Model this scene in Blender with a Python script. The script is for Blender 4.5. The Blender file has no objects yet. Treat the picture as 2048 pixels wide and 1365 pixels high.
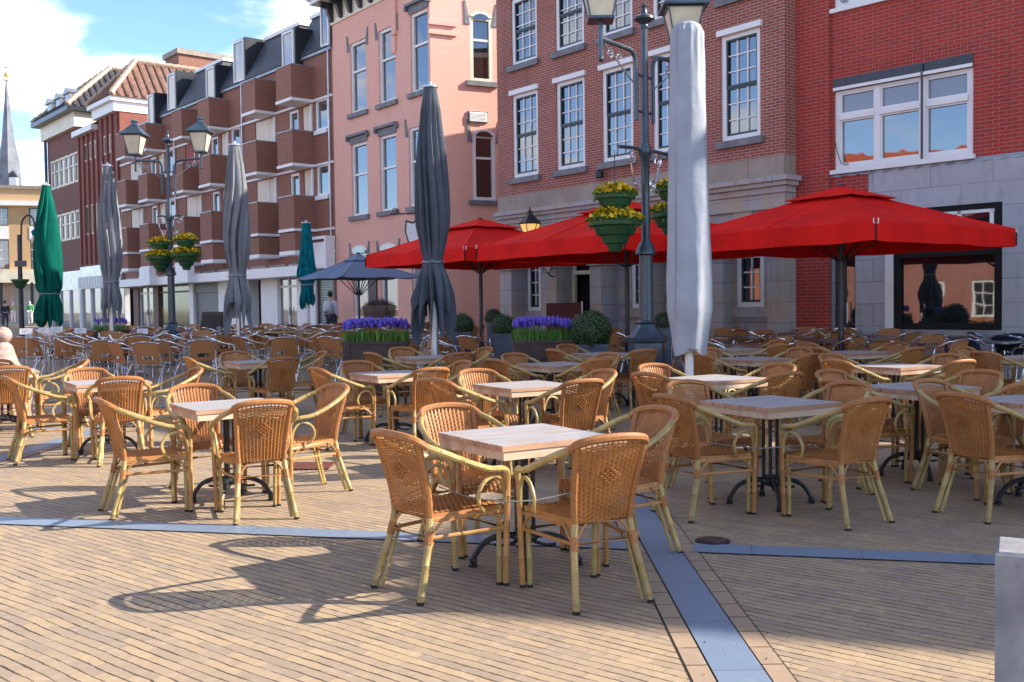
# Dutch town square: terraces of rattan and aluminium chairs, folded parasols, brick fronts
CLOUD_LOC = (2.56, 2.2, 0.0); CLOUD_T = (.485, .60); CLOUD_COL = (6.5, 6.8, 7.3); SKY_TINT = (.84, .96, 1.2); SKY_STR = .12; SKY_GRAD = (1.2, .58); EXPO = 1.24
import bpy, math, random
from mathutils import Vector, Matrix, Euler
random.seed(7)
R_ = math.radians
scn = bpy.context.scene
COL = scn.collection
# ------------------------------------------------------------------ camera
F_PX, HCAM = 2000.0, 1.47
PITCH, ROLL = math.atan(70.5/F_PX), 0.013
CAM_ROT = Euler((math.pi/2-PITCH, 0, 0)).to_matrix() @ Matrix.Rotation(-ROLL, 3, 'Z')
CAM_POS = Vector((0, 0, HCAM))
def ray(px, py):
    return CAM_ROT @ Vector(((px-1024)/F_PX, -(py-682.5)/F_PX, -1.0))
def gz(y):
    if y < 12.5: return 0.0
    if y < 22.5: return 0.02*(y-12.5)
    return 0.2+0.006*(y-22.5)
def at(px, py, Y):
    d = ray(px, py); return CAM_POS + d*(Y/d.y)
def on(px, py, h=0.0):
    """point on the square (or h above it) seen at a photo pixel"""
    d = ray(px, py); Y = 10.0
    for _ in range(60):
        z = gz(Y)+h
        t = (z-HCAM)/d.z
        Y = 0.5*Y+0.5*t*d.y
    p = CAM_POS + d*(Y/d.y)
    return Vector((p.x, p.y, gz(p.y)))
# ------------------------------------------------------------------ materials
def lin(c):
    return tuple((x/255/12.92 if x/255 <= .04045 else ((x/255+.055)/1.055)**2.4) for x in c)
class NT:
    def __init__(s, name):
        s.m = bpy.data.materials.new(name); s.m.use_nodes = True
        s.t = s.m.node_tree; s.t.nodes.clear()
        s.out = s.n('ShaderNodeOutputMaterial')
    def n(s, typ, **kw):
        nd = s.t.nodes.new(typ)
        for k, v in kw.items(): setattr(nd, k, v)
        return nd
    def l(s, a, b): s.t.links.new(a, b)
    def val(s, sock, v):
        if hasattr(v, 'is_output') or isinstance(v, bpy.types.NodeSocket): s.l(v, sock)
        else: sock.default_value = v
    def math(s, op, a, b=0.0, clamp=False):
        nd = s.n('ShaderNodeMath', operation=op); nd.use_clamp = clamp
        s.val(nd.inputs[0], a); s.val(nd.inputs[1], b); return nd.outputs[0]
    def mix(s, fac, a, b, blend='MIX'):
        nd = s.n('ShaderNodeMix', data_type='RGBA', blend_type=blend)
        s.val(nd.inputs[0], fac); s.val(nd.inputs[6], a if not isinstance(a, tuple) else (*a[:3], 1)); s.val(nd.inputs[7], b if not isinstance(b, tuple) else (*b[:3], 1))
        return nd.outputs[2]
    def coords(s):
        return s.n('ShaderNodeTexCoord').outputs['Object']
    def noise(s, vec, scale, detail=4, rough=.55):
        nd = s.n('ShaderNodeTexNoise'); nd.inputs['Scale'].default_value = scale
        nd.inputs['Detail'].default_value = detail; nd.inputs['Roughness'].default_value = rough
        s.l(vec, nd.inputs['Vector']); return nd.outputs[0]
    def ramp(s, fac, lo, hi):
        nd = s.n('ShaderNodeMapRange'); nd.inputs[1].default_value = lo; nd.inputs[2].default_value = hi
        s.l(fac, nd.inputs[0]); return nd.outputs[0]
    def mapping(s, vec, scale=(1, 1, 1), rot=(0, 0, 0), loc=(0, 0, 0)):
        nd = s.n('ShaderNodeMapping'); nd.inputs['Scale'].default_value = scale; nd.inputs['Rotation'].default_value = rot
        nd.inputs['Location'].default_value = loc
        s.l(vec, nd.inputs['Vector']); return nd.outputs[0]
    def bsdf(s, col, rough=.6, metal=0.0, bump=None, bstr=.3, bdist=.01, ior=None, spec=None):
        p = s.n('ShaderNodeBsdfPrincipled')
        s.val(p.inputs['Base Color'], (*col[:3], 1) if isinstance(col, tuple) else col)
        s.val(p.inputs['Roughness'], rough); p.inputs['Metallic'].default_value = metal
        if ior: p.inputs['IOR'].default_value = ior
        if spec is not None: p.inputs['Specular IOR Level'].default_value = spec
        if bump is not None:
            b = s.n('ShaderNodeBump'); b.inputs['Strength'].default_value = bstr; b.inputs['Distance'].default_value = bdist
            s.l(bump, b.inputs['Height']); s.l(b.outputs[0], p.inputs['Normal'])
        s.l(p.outputs[0], s.out.inputs[0]); return p
def mat(name, col, rough=.6, metal=0.0, ns=6.0, na=.18, bstr=.15, bdist=.004, stretch=(1, 1, 1), dark=.6, spec=None, vary=0.0):
    t = NT(name); v = t.mapping(t.coords(), stretch)
    f = t.noise(v, ns, 5)
    f2 = t.noise(v, ns*6.3, 3)
    c = t.mix(t.ramp(f, .3, .7), tuple(x*(1-na) for x in col), tuple(min(1, x*(1+na)) for x in col))
    c = t.mix(t.math('MULTIPLY', t.ramp(f2, .55, .8), na*.9), c, tuple(x*dark for x in col))
    if vary:
        o = t.n('ShaderNodeObjectInfo'); c = t.mix(t.math('MULTIPLY', o.outputs['Random'], vary), c, tuple(x*q for x, q in zip(col, (.62, .55, .5)))); d = t.noise(t.mapping(t.coords(), loc=(3, 1, 5)), 2.2, 3); c = t.mix(t.math('MULTIPLY', t.ramp(d, .5, .75), vary*.6), c, tuple(min(1, x*q+.03) for x, q in zip(col, (1.25, 1.35, 1.5))))
    t.bsdf(c, rough, metal, f2, bstr, bdist, spec=spec)
    return t.m
def brick(name, c1, c2, mortar, bw=.22, rh=.065, ms=.009, rough=.8, stain=.35):
    t = NT(name); sep = t.n('ShaderNodeSeparateXYZ'); t.l(t.coords(), sep.inputs[0])
    cmb = t.n('ShaderNodeCombineXYZ'); t.l(t.math('ADD', sep.outputs[0], sep.outputs[1]), cmb.inputs[0]); t.l(sep.outputs[2], cmb.inputs[1])
    b = t.n('ShaderNodeTexBrick'); t.l(cmb.outputs[0], b.inputs['Vector'])
    b.inputs['Color1'].default_value = (*c1, 1); b.inputs['Color2'].default_value = (*c2, 1); b.inputs['Mortar'].default_value = (*mortar, 1)
    b.inputs['Scale'].default_value = 1; b.inputs['Brick Width'].default_value = bw; b.inputs['Row Height'].default_value = rh
    b.inputs['Mortar Size'].default_value = ms; b.inputs['Mortar Smooth'].default_value = .3; b.inputs['Bias'].default_value = -.1
    f = t.noise(t.coords(), .55, 6, .65); f2 = t.noise(t.coords(), 9, 4)
    c = t.mix(t.math('MULTIPLY', t.ramp(f, .42, .72), stain), b.outputs[0], tuple(x*.45 for x in c1))
    c = t.mix(t.math('MULTIPLY', t.ramp(f2, .5, .8), .3), c, tuple(min(1, x*1.35) for x in c2))
    st_ = t.noise(t.mapping(t.coords(), (2.2, 2.2, .16)), 1.5, 5, .6); c = t.mix(t.math('MULTIPLY', t.ramp(st_, .52, .74), stain*.9), c, tuple(x*.5 for x in c1))
    t.bsdf(c, rough, 0, t.math('SUBTRACT', t.math('MULTIPLY', f2, .3), b.outputs[1]), .5, .012)
    return t.m
def glass(name, tint=(.02, .024, .028), ior=2.5, wav=.13):
    t = NT(name); f = t.noise(t.coords(), 1.3, 2)
    p = t.bsdf(tint, .02, 0, f, wav, .02, ior=ior); return t.m
M = {}
M['bamboo'] = mat('bamboo', (.41, .295, .105), .42, ns=14, na=.35, stretch=(1, 1, .5), dark=.5, vary=.55)
M['rattan'] = mat('rattan', (.42, .168, .040), .5, ns=11, na=.28, dark=.55, vary=.6)
M['rattan_dark'] = mat('rattan_binding', (.37, .15, .042), .5, ns=60, na=.3, vary=.5)
M['rattan_leg'] = mat('rattan_leg', (.43, .21, .065), .45, ns=16, na=.3, stretch=(1, 1, .4), vary=.6)
M['rubber'] = mat('rubber', (.012, .012, .012), .7)
M['iron'] = mat('cast_iron', (.012, .014, .016), .38, ns=20, na=.3, spec=.5)
M['alu'] = mat('aluminium', (.72, .74, .78), .22, 1.0, ns=5, na=.05, bstr=.02)
M['weave'] = mat('brown_weave', (.40, .175, .060), .5, ns=90, na=.35, bstr=.5, bdist=.003)
M['black_weave'] = mat('black_weave', (.012, .016, .028), .45, ns=90, na=.35)
M['top_brown'] = mat('brown_table_wood', (.26, .12, .06), .45, ns=5, na=.3, stretch=(6, 1, 1))
M['top_pale'] = mat('pale_green_tabletop', (.42, .40, .27), .45, ns=5, na=.2)
M['white'] = mat('white_paint', (.74, .75, .76), .45, ns=2, na=.06, bstr=.05)
M['cream'] = mat('cream_paint', (.70, .64, .50), .5, ns=2, na=.1)
M['grey_stone'] = mat('bluestone', (.16, .165, .185), .65, ns=5, na=.3)
M['dgreen'] = mat('dark_green_paint', (.014, .032, .040), .35, ns=2, na=.15)
M['metal_dark'] = mat('dark_painted_metal', (.05, .075, .10), .3, .3, ns=3, na=.25, spec=.6)
M['lamp_blue'] = mat('slate_blue_lamp_paint', (.05, .085, .125), .32, .35, ns=3, na=.3)
M['lamp_glass'] = mat('milky_lamp_glass', (.62, .56, .43), .25, ns=2, na=.18, bstr=.02)
M['slate'] = brick('slate_tiles', (.028, .037, .056), (.05, .062, .085), (.010, .012, .018), .3, .2, .008, .55, .3)
M['lead'] = mat('zinc', (.30, .33, .37), .45, .6, ns=2, na=.2)
M['glass'] = glass('window_glass')
M['glass_dark'] = glass('shop_glass', (.012, .016, .018), 2.3, .08)
M['glass_pale'] = glass('glass_with_net_curtain', (.16, .17, .18), 2.3, .12)
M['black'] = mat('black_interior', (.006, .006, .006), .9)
M['red_cloth'] = mat('red_canvas', (.74, .012, .008), .75, ns=1.6, na=.16, bstr=.4, bdist=.02, spec=.15)
M['grey_cloth'] = mat('charcoal_canvas', (.085, .10, .125), .75, ns=3, na=.2, bstr=.3, bdist=.02, spec=.15)
M['silver_cloth'] = mat('silver_grey_canvas', (.19, .20, .22), .75, ns=3, na=.18, bstr=.3, bdist=.02, spec=.15)
M['pale_cloth'] = mat('pale_grey_cover', (.30, .335, .40), .75, ns=2.2, na=.16, bstr=.25, bdist=.02)
M['blue_cloth'] = mat('blue_grey_canvas', (.13, .19, .30), .75, ns=2, na=.12)
M['green_cloth'] = mat('green_canvas', (.002, .10, .072), .8, ns=2, na=.25, bstr=.3, bdist=.02, spec=.08)
M['teal_cloth'] = mat('teal_canvas', (.003, .13, .16), .8, ns=6, na=.45, bstr=.3, bdist=.02, spec=.08)
M['leaf'] = mat('box_leaf', (.035, .075, .018), .5, ns=4, na=.5, stretch=(3, 3, 3))
M['leaf_core'] = mat('box_twigs', (.010, .018, .006), .9)
M['grass_leaf'] = mat('muscari_leaf', (.10, .23, .03), .5, ns=7, na=.4)
M['purple'] = mat('purple_petal', (.13, .08, .52), .5, ns=25, na=.45)
M['yellow'] = mat('yellow_petal', (.78, .50, .01), .5, ns=25, na=.3)
M['tub_green'] = mat('green_plastic', (.012, .075, .028), .4, ns=3, na=.3)
M['pot_blue'] = mat('blue_grey_pot', (.07, .085, .12), .5, ns=5, na=.25)
M['planter_wood'] = mat('dark_planter_wood', (.060, .034, .026), .6, ns=4, na=.4, stretch=(1, 8, 8))
M['soil'] = mat('soil', (.03, .02, .014), .95, ns=20)
M['concrete'] = mat('concrete', (.25, .25, .265), .85, ns=3.5, na=.45, bstr=.7, bdist=.008)
M['pinkstone'] = mat('pale_pink_granite', (.42, .29, .25), .8, ns=16, na=.35, bstr=.6, bdist=.01)
M['steel'] = mat('galvanised_steel', (.5, .52, .55), .35, .8, ns=3, na=.2)
M['poleblack'] = mat('dark_parasol_pole', (.035, .04, .05), .35, .3)
M['chain'] = M['poleblack']
def streak_wood(name, ca, cb, cc):
    t = NT(name); o = t.n('ShaderNodeObjectInfo')
    add = t.n('ShaderNodeVectorMath', operation='ADD'); t.l(t.coords(), add.inputs[0])
    cmb = t.n('ShaderNodeCombineXYZ'); t.l(t.math('MULTIPLY', o.outputs['Random'], 37.0), cmb.inputs[0]); t.l(t.math('MULTIPLY', o.outputs['Random'], 11.0), cmb.inputs[1])
    t.l(cmb.outputs[0], add.inputs[1])
    v = t.mapping(add.outputs[0], (3, 40, 40)); f = t.noise(v, 1.0, 7, .72)
    g = t.noise(t.mapping(add.outputs[0], (2, 6.9, 2)), 1.2, 3)
    c = t.mix(t.ramp(f, .3, .7), ca, cb); c = t.mix(t.ramp(g, .45, .75), c, cc)
    t.bsdf(c, .5, 0, f, .35, .003); return t.m
M['plank'] = streak_wood('weathered_plank', (.22, .225, .24), (.47, .475, .49), (.34, .30, .275))
M['plank_edge'] = streak_wood('plank_edge', (.40, .22, .13), (.52, .31, .20), (.28, .14, .08))
M['apron'] = streak_wood('pale_apron_wood', (.50, .36, .24), (.66, .52, .38), (.36, .19, .10))
M['brick_red'] = brick('brown_red_brick', (.26, .060, .044), (.34, .086, .06), (.42, .33, .28), .21, .062, .009)
M['brick_bright'] = brick('bright_red_brick', (.41, .034, .025), (.29, .034, .028), (.36, .20, .16), .22, .068, .006, stain=.25)
M['brick_pink'] = brick('pink_painted_brick', (.78, .43, .34), (.74, .405, .32), (.64, .36, .29), .22, .07, .006, stain=.08)
M['brick_apart'] = brick('apartment_brick', (.25, .105, .072), (.30, .13, .088), (.25, .15, .115), .21, .06, .006, stain=.15)
M['brick_dark'] = brick('dark_brown_brick', (.17, .062, .052), (.20, .072, .06), (.16, .08, .07), .21, .06, .006, stain=.15)
M['brick_yellow'] = brick('yellow_brick', (.50, .31, .15), (.56, .36, .18), (.5, .4, .27), .22, .065, .008, stain=.1)
M['brick_orange'] = brick('orange_red_brick', (.40, .12, .05), (.48, .15, .07), (.42, .3, .22), .22, .065, .008)
def stone(name, c, warm):
    t = NT(name); sep = t.n('ShaderNodeSeparateXYZ'); t.l(t.coords(), sep.inputs[0])
    cmb = t.n('ShaderNodeCombineXYZ'); t.l(t.math('ADD', sep.outputs[0], sep.outputs[1]), cmb.inputs[0]); t.l(sep.outputs[2], cmb.inputs[1])
    b = t.n('ShaderNodeTexBrick'); t.l(cmb.outputs[0], b.inputs['Vector'])
    b.inputs['Color1'].default_value = (*c, 1); b.inputs['Color2'].default_value = (*[x*.86 for x in c], 1); b.inputs['Mortar'].default_value = (*[x*.35 for x in c], 1)
    b.inputs['Scale'].default_value = 1; b.inputs['Brick Width'].default_value = 1.1; b.inputs['Row Height'].default_value = .42; b.inputs['Mortar Size'].default_value = .008
    f = t.noise(t.coords(), 1.1, 6, .65); g = t.noise(t.mapping(t.coords(), (2, 2, .5)), 3, 6)
    c2 = t.mix(t.ramp(f, .38, .66), b.outputs[0], warm); c2 = t.mix(t.math('MULTIPLY', t.ramp(g, .55, .8), .55), c2, tuple(x*.35 for x in c))
    t.bsdf(c2, .75, 0, t.math('SUBTRACT', g, b.outputs[1]), .35, .01); return t.m
M['stone'] = stone('weathered_ashlar', (.36, .37, .42), (.42, .33, .23))
M['travertine'] = stone('grey_travertine', (.44, .45, .50), (.36, .35, .37))
M['stone_band'] = stone('stained_stone_band', (.36, .31, .25), (.24, .20, .17))
def pantile(name, ca, cb):
    t = NT(name); f = t.noise(t.coords(), 3, 4)
    t.bsdf(t.mix(t.ramp(f, .35, .7), ca, cb), .6, 0, f, .3, .01); return t.m
M['pantile'] = pantile('red_brown_pantile', (.14, .075, .055), (.25, .14, .10))
M['pantile_dark'] = pantile('dark_pantile', (.035, .035, .042), (.07, .066, .07))
M['orange_tile'] = brick('orange_roof_tile', (.62, .12, .03), (.5, .09, .025), (.2, .05, .02), .25, .3, .02)
def paving():
    t = NT('yellow_brown_clinker_paving'); v = t.coords()
    w = t.noise(v, 1.6, 3); wc = t.n('ShaderNodeCombineXYZ'); t.l(t.math('MULTIPLY', w, .035), wc.inputs[0]); t.l(t.math('MULTIPLY', w, .025), wc.inputs[1])
    add = t.n('ShaderNodeVectorMath', operation='ADD'); t.l(v, add.inputs[0]); t.l(wc.outputs[0], add.inputs[1])
    mv = t.mapping(add.outputs[0], rot=(0, 0, R_(39)))
    fine = t.noise(mv, 24, 2); fc = t.n('ShaderNodeCombineXYZ'); t.l(t.math('MULTIPLY', fine, .010), fc.inputs[1])
    add2 = t.n('ShaderNodeVectorMath', operation='ADD'); t.l(mv, add2.inputs[0]); t.l(fc.outputs[0], add2.inputs[1])
    RH = .0585
    b = t.n('ShaderNodeTexBrick'); t.l(add2.outputs[0], b.inputs['Vector']); b.offset = .42
    b.inputs['Color1'].default_value = (.39, .285, .170, 1); b.inputs['Color2'].default_value = (.275, .212, .155, 1); b.inputs['Mortar'].default_value = (.22, .165, .12, 1)
    b.inputs['Scale'].default_value = 1; b.inputs['Brick Width'].default_value = .225; b.inputs['Row Height'].default_value = RH
    b.inputs['Mortar Size'].default_value = .0025; b.inputs['Mortar Smooth'].default_value = .2; b.inputs['Bias'].default_value = .0
    sp = t.n('ShaderNodeSeparateXYZ'); t.l(add2.outputs[0], sp.inputs[0])
    fr = t.math('FRACT', t.math('DIVIDE', sp.outputs[1], RH)); e = t.math('ABSOLUTE', t.math('SUBTRACT', fr, .5))
    j = t.noise(mv, 4.5, 4, .7); wid = t.math('ADD', .395, t.math('MULTIPLY', t.ramp(j, .40, .68), .095))      # open joints of uneven width
    joint = t.math('MULTIPLY', t.math('SUBTRACT', e, wid), 30.0, True)
    c = t.mix(t.math('MULTIPLY', joint, .93), b.outputs[0], (.030, .019, .014))
    f = t.noise(v, .35, 6, .6); c = t.mix(t.math('MULTIPLY', t.ramp(f, .4, .7), .28), c, (.34, .25, .185))
    g = t.noise(v, 17, 4); c = t.mix(t.math('MULTIPLY', t.ramp(g, .52, .8), .30), c, (.62, .50, .40))
    s = t.noise(v, 2.6, 5, .7); c = t.mix(t.math('MULTIPLY', t.ramp(s, .66, .78), .45), c, (.12, .085, .062))
    ef = t.noise(t.mapping(v, loc=(3.1, 7.7, 0)), 1.3, 5, .7); c = t.mix(t.math('MULTIPLY', t.ramp(ef, .66, .80), .45), c, (.68, .60, .52))
    vo = t.n('ShaderNodeTexVoronoi'); vo.inputs['Scale'].default_value = 2.3; t.l(v, vo.inputs['Vector']); gum = t.math('LESS_THAN', vo.outputs['Distance'], .035)
    vs_ = t.n('ShaderNodeSeparateXYZ'); t.l(vo.outputs['Color'], vs_.inputs[0]); gum = t.math('MULTIPLY', gum, t.math('GREATER_THAN', vs_.outputs[0], .62))
    c = t.mix(t.math('MULTIPLY', gum, .55), c, t.mix(t.math('GREATER_THAN', vs_.outputs[1], .5), (.13, .11, .10), (.66, .62, .57)))
    sd = t.noise(t.mapping(v, (1, 1, 1), loc=(9, 2, 0)), .8, 6, .7); c = t.mix(t.math('MULTIPLY', t.ramp(sd, .56, .74), .35), c, (.27, .21, .165))
    h = t.math('SUBTRACT', t.math('MULTIPLY', g, .35), t.math('MULTIPLY', joint, 1.4))
    t.bsdf(c, .72, 0, h, .7, .006, spec=.35); return t.m
M['paving'] = paving()
def slabs():
    t = NT('blue_grey_slate_slab'); v = t.coords(); f = t.noise(v, 1.1, 5); g = t.noise(v, 14, 5, .65)
    b = t.n('ShaderNodeTexBrick'); t.l(v, b.inputs['Vector']); b.offset = 0
    b.inputs['Scale'].default_value = 1; b.inputs['Brick Width'].default_value = .62; b.inputs['Row Height'].default_value = 9.0; b.inputs['Mortar Size'].default_value = .003
    t.l(t.mapping(v, loc=(0, 4.5, 0)), b.inputs['Vector'])
    b.inputs['Color1'].default_value = (.165, .225, .315, 1); b.inputs['Color2'].default_value = (.145, .20, .29, 1); b.inputs['Mortar'].default_value = (.05, .055, .06, 1)
    c = t.mix(t.math('MULTIPLY', t.ramp(f, .4, .7), .6), b.outputs[0], (.20, .25, .31)); c = t.mix(t.math('MULTIPLY', t.ramp(g, .55, .8), .4), c, (.33, .36, .40))
    t.bsdf(c, .42, 0, g, .2, .004); return t.m
M['slab'] = slabs()
def border():
    t = NT('clinker_border_course'); v = t.coords(); g = t.noise(v, 17, 4)
    b = t.n('ShaderNodeTexBrick'); t.l(v, b.inputs['Vector']); b.offset = 0
    b.inputs['Scale'].default_value = 1; b.inputs['Brick Width'].default_value = .205; b.inputs['Row Height'].default_value = 9.0; b.inputs['Mortar Size'].default_value = .005
    t.l(t.mapping(v, loc=(0, 4.5, 0)), b.inputs['Vector'])
    b.inputs['Color1'].default_value = (.345, .243, .156, 1); b.inputs['Color2'].default_value = (.29, .21, .15, 1); b.inputs['Mortar'].default_value = (.035, .022, .016, 1)
    c = t.mix(t.math('MULTIPLY', t.ramp(g, .52, .8), .35), b.outputs[0], (.48, .39, .30))
    t.bsdf(c, .72, 0, t.math('SUBTRACT', g, b.outputs[1]), .5, .005); return t.m
M['border'] = border()
M['joint'] = mat('dark_joint', (.02, .014, .01), .95)
# ------------------------------------------------------------------ mesh builder
class MB:
    def __init__(s): s.v = []; s.f = []; s.mi = []; s.cur = 0; s.xf = None
    def add(s, vs, fs):
        n = len(s.v)
        if s.xf is not None: vs = [tuple(s.xf @ Vector(p)) for p in vs]
        s.v += [tuple(p) for p in vs]; s.f += [tuple(i+n for i in f) for f in fs]; s.mi += [s.cur]*len(fs); return s
    def box(s, x0, x1, y0, y1, z0, z1):
        return s.add([(x0,y0,z0),(x1,y0,z0),(x1,y1,z0),(x0,y1,z0),(x0,y0,z1),(x1,y0,z1),(x1,y1,z1),(x0,y1,z1)],
            [(0,3,2,1),(4,5,6,7),(0,1,5,4),(1,2,6,5),(2,3,7,6),(3,0,4,7)])
    def hexa(s, b, t):
        return s.add(list(b)+list(t), [(0,3,2,1),(4,5,6,7),(0,1,5,4),(1,2,6,5),(2,3,7,6),(3,0,4,7)])
    def prism(s, poly, y0, y1):
        """poly in (x,z), extruded along y"""
        n = len(poly); vs = [(x, y0, z) for x, z in poly]+[(x, y1, z) for x, z in poly]
        return s.add(vs, [tuple(range(n)), tuple(range(2*n-1, n-1, -1))]+[(i, i+n, (i+1) % n+n, (i+1) % n) for i in range(n)])
    def prism_x(s, poly, x0, x1):
        n = len(poly); vs = [(x0, y, z) for y, z in poly]+[(x1, y, z) for y, z in poly]
        return s.add(vs, [tuple(range(n)), tuple(range(2*n-1, n-1, -1))]+[(i, i+n, (i+1) % n+n, (i+1) % n) for i in range(n)])
    def quad(s, a, b, c, d): return s.add([a, b, c, d], [(0, 1, 2, 3)])
    def tube(s, pts, r, n=8, sub=0, closed=False, nodes=0):
        P = [Vector(p) for p in pts]
        rr = list(r) if isinstance(r, (list, tuple)) else [r]*len(P)
        if sub:
            Q, q = [], []; m = len(P)
            for i in range(m if closed else m-1):
                if closed: a, b, c, d = P[i-1], P[i], P[(i+1) % m], P[(i+2) % m]
                else: a, b, c, d = P[max(i-1, 0)], P[i], P[i+1], P[min(i+2, m-1)]
                for k in range(sub):
                    u = k/sub
                    Q.append(.5*((2*b)+(c-a)*u+(2*a-5*b+4*c-d)*u*u+(3*b-a-3*c+d)*u**3))
                    q.append(rr[i]*(1-u)+rr[(i+1) % m]*u)
            if not closed: Q.append(P[-1]); q.append(rr[-1])
            P, rr = Q, q
        if nodes and not closed:      # bamboo joints: a slightly thicker ring every NODES metres
            Q, q = [P[0]], [rr[0]]; acc = nodes*.6
            for i in range(len(P)-1):
                L = (P[i+1]-P[i]).length; pos = 0
                while L-pos > acc:
                    pos += acc; acc = nodes
                    for du, k in ((-.004, 1.0), (0, 1.13), (.004, 1.0)):
                        u = min(max((pos+du)/L, 0), 1)
                        Q.append(P[i].lerp(P[i+1], u)); q.append((rr[i]*(1-u)+rr[i+1]*u)*k)
                acc -= L-pos; Q.append(P[i+1]); q.append(rr[i+1])
            P, rr = Q, q
        m = len(P); T = []
        for i in range(m):
            a = P[i-1] if (i > 0 or closed) else P[0]; b = P[(i+1) % m] if (i < m-1 or closed) else P[-1]
            d = b-a
            T.append(d.normalized() if d.length > 1e-9 else (T[-1] if T else Vector((0, 0, 1))))
        up = Vector((0, 0, 1)) if abs(T[0].z) < .9 else Vector((1, 0, 0))
        u = T[0].cross(up).normalized(); vs = []
        for i in range(m):
            u = (u-T[i]*u.dot(T[i])).normalized(); w = T[i].cross(u)
            for k in range(n):
                a = 2*math.pi*k/n; vs.append(P[i]+(u*math.cos(a)+w*math.sin(a))*rr[i])
        fs = []
        for i in range(m if closed else m-1):
            j = (i+1) % m
            for k in range(n): fs.append((i*n+k, i*n+(k+1) % n, j*n+(k+1) % n, j*n+k))
        if not closed: fs += [tuple(range(n-1, -1, -1)), tuple(range((m-1)*n, m*n))]
        return s.add(vs, fs)
    def lathe(s, prof, n=16, cx=0, cy=0, cap=True, phase=0.0):
        vs = []; m = len(prof)
        for r, z in prof:
            for k in range(n):
                a = 2*math.pi*k/n+phase; vs.append((cx+r*math.cos(a), cy+r*math.sin(a), z))
        fs = [(i*n+k, i*n+(k+1) % n, (i+1)*n+(k+1) % n, (i+1)*n+k) for i in range(m-1) for k in range(n)]
        if cap: fs += [tuple(range(n-1, -1, -1)), tuple(range((m-1)*n, m*n))]
        return s.add(vs, fs)
    def sphere(s, c, r, n=12, m=8, sc=(1, 1, 1)):
        vs = [(c[0], c[1], c[2]-r*sc[2])]; fs = []
        for i in range(1, m):
            t = math.pi*i/m
            for k in range(n):
                a = 2*math.pi*k/n; vs.append((c[0]+r*sc[0]*math.sin(t)*math.cos(a), c[1]+r*sc[1]*math.sin(t)*math.sin(a), c[2]-r*sc[2]*math.cos(t)))
        vs.append((c[0], c[1], c[2]+r*sc[2])); L = len(vs)-1
        for k in range(n): fs.append((0, 1+(k+1) % n, 1+k)); fs.append((L, L-n+k, L-n+(k+1) % n))
        for i in range(m-2):
            for k in range(n):
                a = 1+i*n; fs.append((a+k, a+(k+1) % n, a+n+(k+1) % n, a+n+k))
        return s.add(vs, fs)
    def build(s, name, m, parent=None, smooth=False, loc=None):
        me = bpy.data.meshes.new(name); me.from_pydata(s.v, [], s.f)
        for mm in (m if isinstance(m, (list, tuple)) else [m]): me.materials.append(mm)
        if any(s.mi): me.polygons.foreach_set('material_index', s.mi)
        me.update()
        if smooth:
            me.shade_smooth()
            try: me.set_sharp_from_angle(angle=R_(40))
            except Exception: pass
        o = bpy.data.objects.new(name, me); COL.objects.link(o)
        if parent is not None: o.parent = parent
        if loc is not None: o.location = loc
        return o
def tag(o, label=None, cat=None, group=None, kind=None):
    if label: o['label'] = label
    if cat: o['category'] = cat
    if group: o['group'] = group
    if kind: o['kind'] = kind
    return o
def thing(name, label, cat, loc=(0, 0, 0), rz=0.0, group=None):
    o = bpy.data.objects.new(name, None); COL.objects.link(o); o.empty_display_size = .1
    o.location = loc; o.rotation_euler = (0, 0, rz); return tag(o, label, cat, group)
CHILD = {}
def kids(o):
    return [c for c in o.children]
def copy_tree(o, parent=None):
    c = o.copy(); COL.objects.link(c)
    c.parent = parent
    for k in kids(o): copy_tree(k, c)
    return c
def label_part(o, t): o['label'] = t; return o
# ------------------------------------------------------------------ woven rattan armchair (front faces +y, origin on the ground under the seat)
def lerp(a, b, t): return a+(b-a)*t
def weave_panel(mb, surf, nrow, ncol, gap0=0.0, gap1=1.0, hw=.425, amp=.0058, diamond=True):
    """surf(u,v,off)->point; u across 0..1, v along 0..1. Flat strands woven round upright stakes."""
    du = 1.0/ncol
    for i in range(nrow):
        v = lerp(gap0, gap1, (i+.5)/nrow); dv = (gap1-gap0)/nrow*hw
        n = ncol*2; vs = []; fs = []
        for k in range(n+1):
            u = k/n; off = amp*(math.cos(2*math.pi*u*ncol)*.9+(.35 if (i+k//2) % 2 else -.35))
            vs += [surf(u, v-dv, off), surf(u, v+dv, off)]
        fs = [(2*k, 2*k+2, 2*k+3, 2*k+1) for k in range(n)]
        mb.add(vs, fs)
    for k in range(ncol+1):
        u = k*du; m = 7; vs = []
        for j in range(m+1):
            v = j/m
            vs += [surf(max(0, u-.012), v, 0.001), surf(min(1, u+.012), v, 0.001)]
        mb.add(vs, [(2*j, 2*j+1, 2*j+3, 2*j+2) for j in range(m)])
    if diamond:
        for r, cnt in enumerate((1, 2, 3, 4, 3, 2, 1)):
            vc = .56+(r-3)*.030
            for c in range(cnt):
                uc = .5+(c-(cnt-1)/2)*.095
                a, b = uc-.040, uc+.040
                for sgn in (1, -1):
                    P = [surf(a, vc-.011, .006*sgn), surf(b, vc-.011, .006*sgn), surf(b, vc+.011, .006*sgn), surf(a, vc+.011, .006*sgn)]
                    Q = [surf(lerp(a, b, .2), vc-.009, .014*sgn), surf(lerp(a, b, .8), vc-.009, .014*sgn), surf(lerp(a, b, .8), vc+.009, .014*sgn), surf(lerp(a, b, .2), vc+.009, .014*sgn)]
                    mb.add(P+Q, [(4, 5, 6, 7), (0, 1, 5, 4), (1, 2, 6, 5), (2, 3, 7, 6), (3, 0, 4, 7)])
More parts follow.
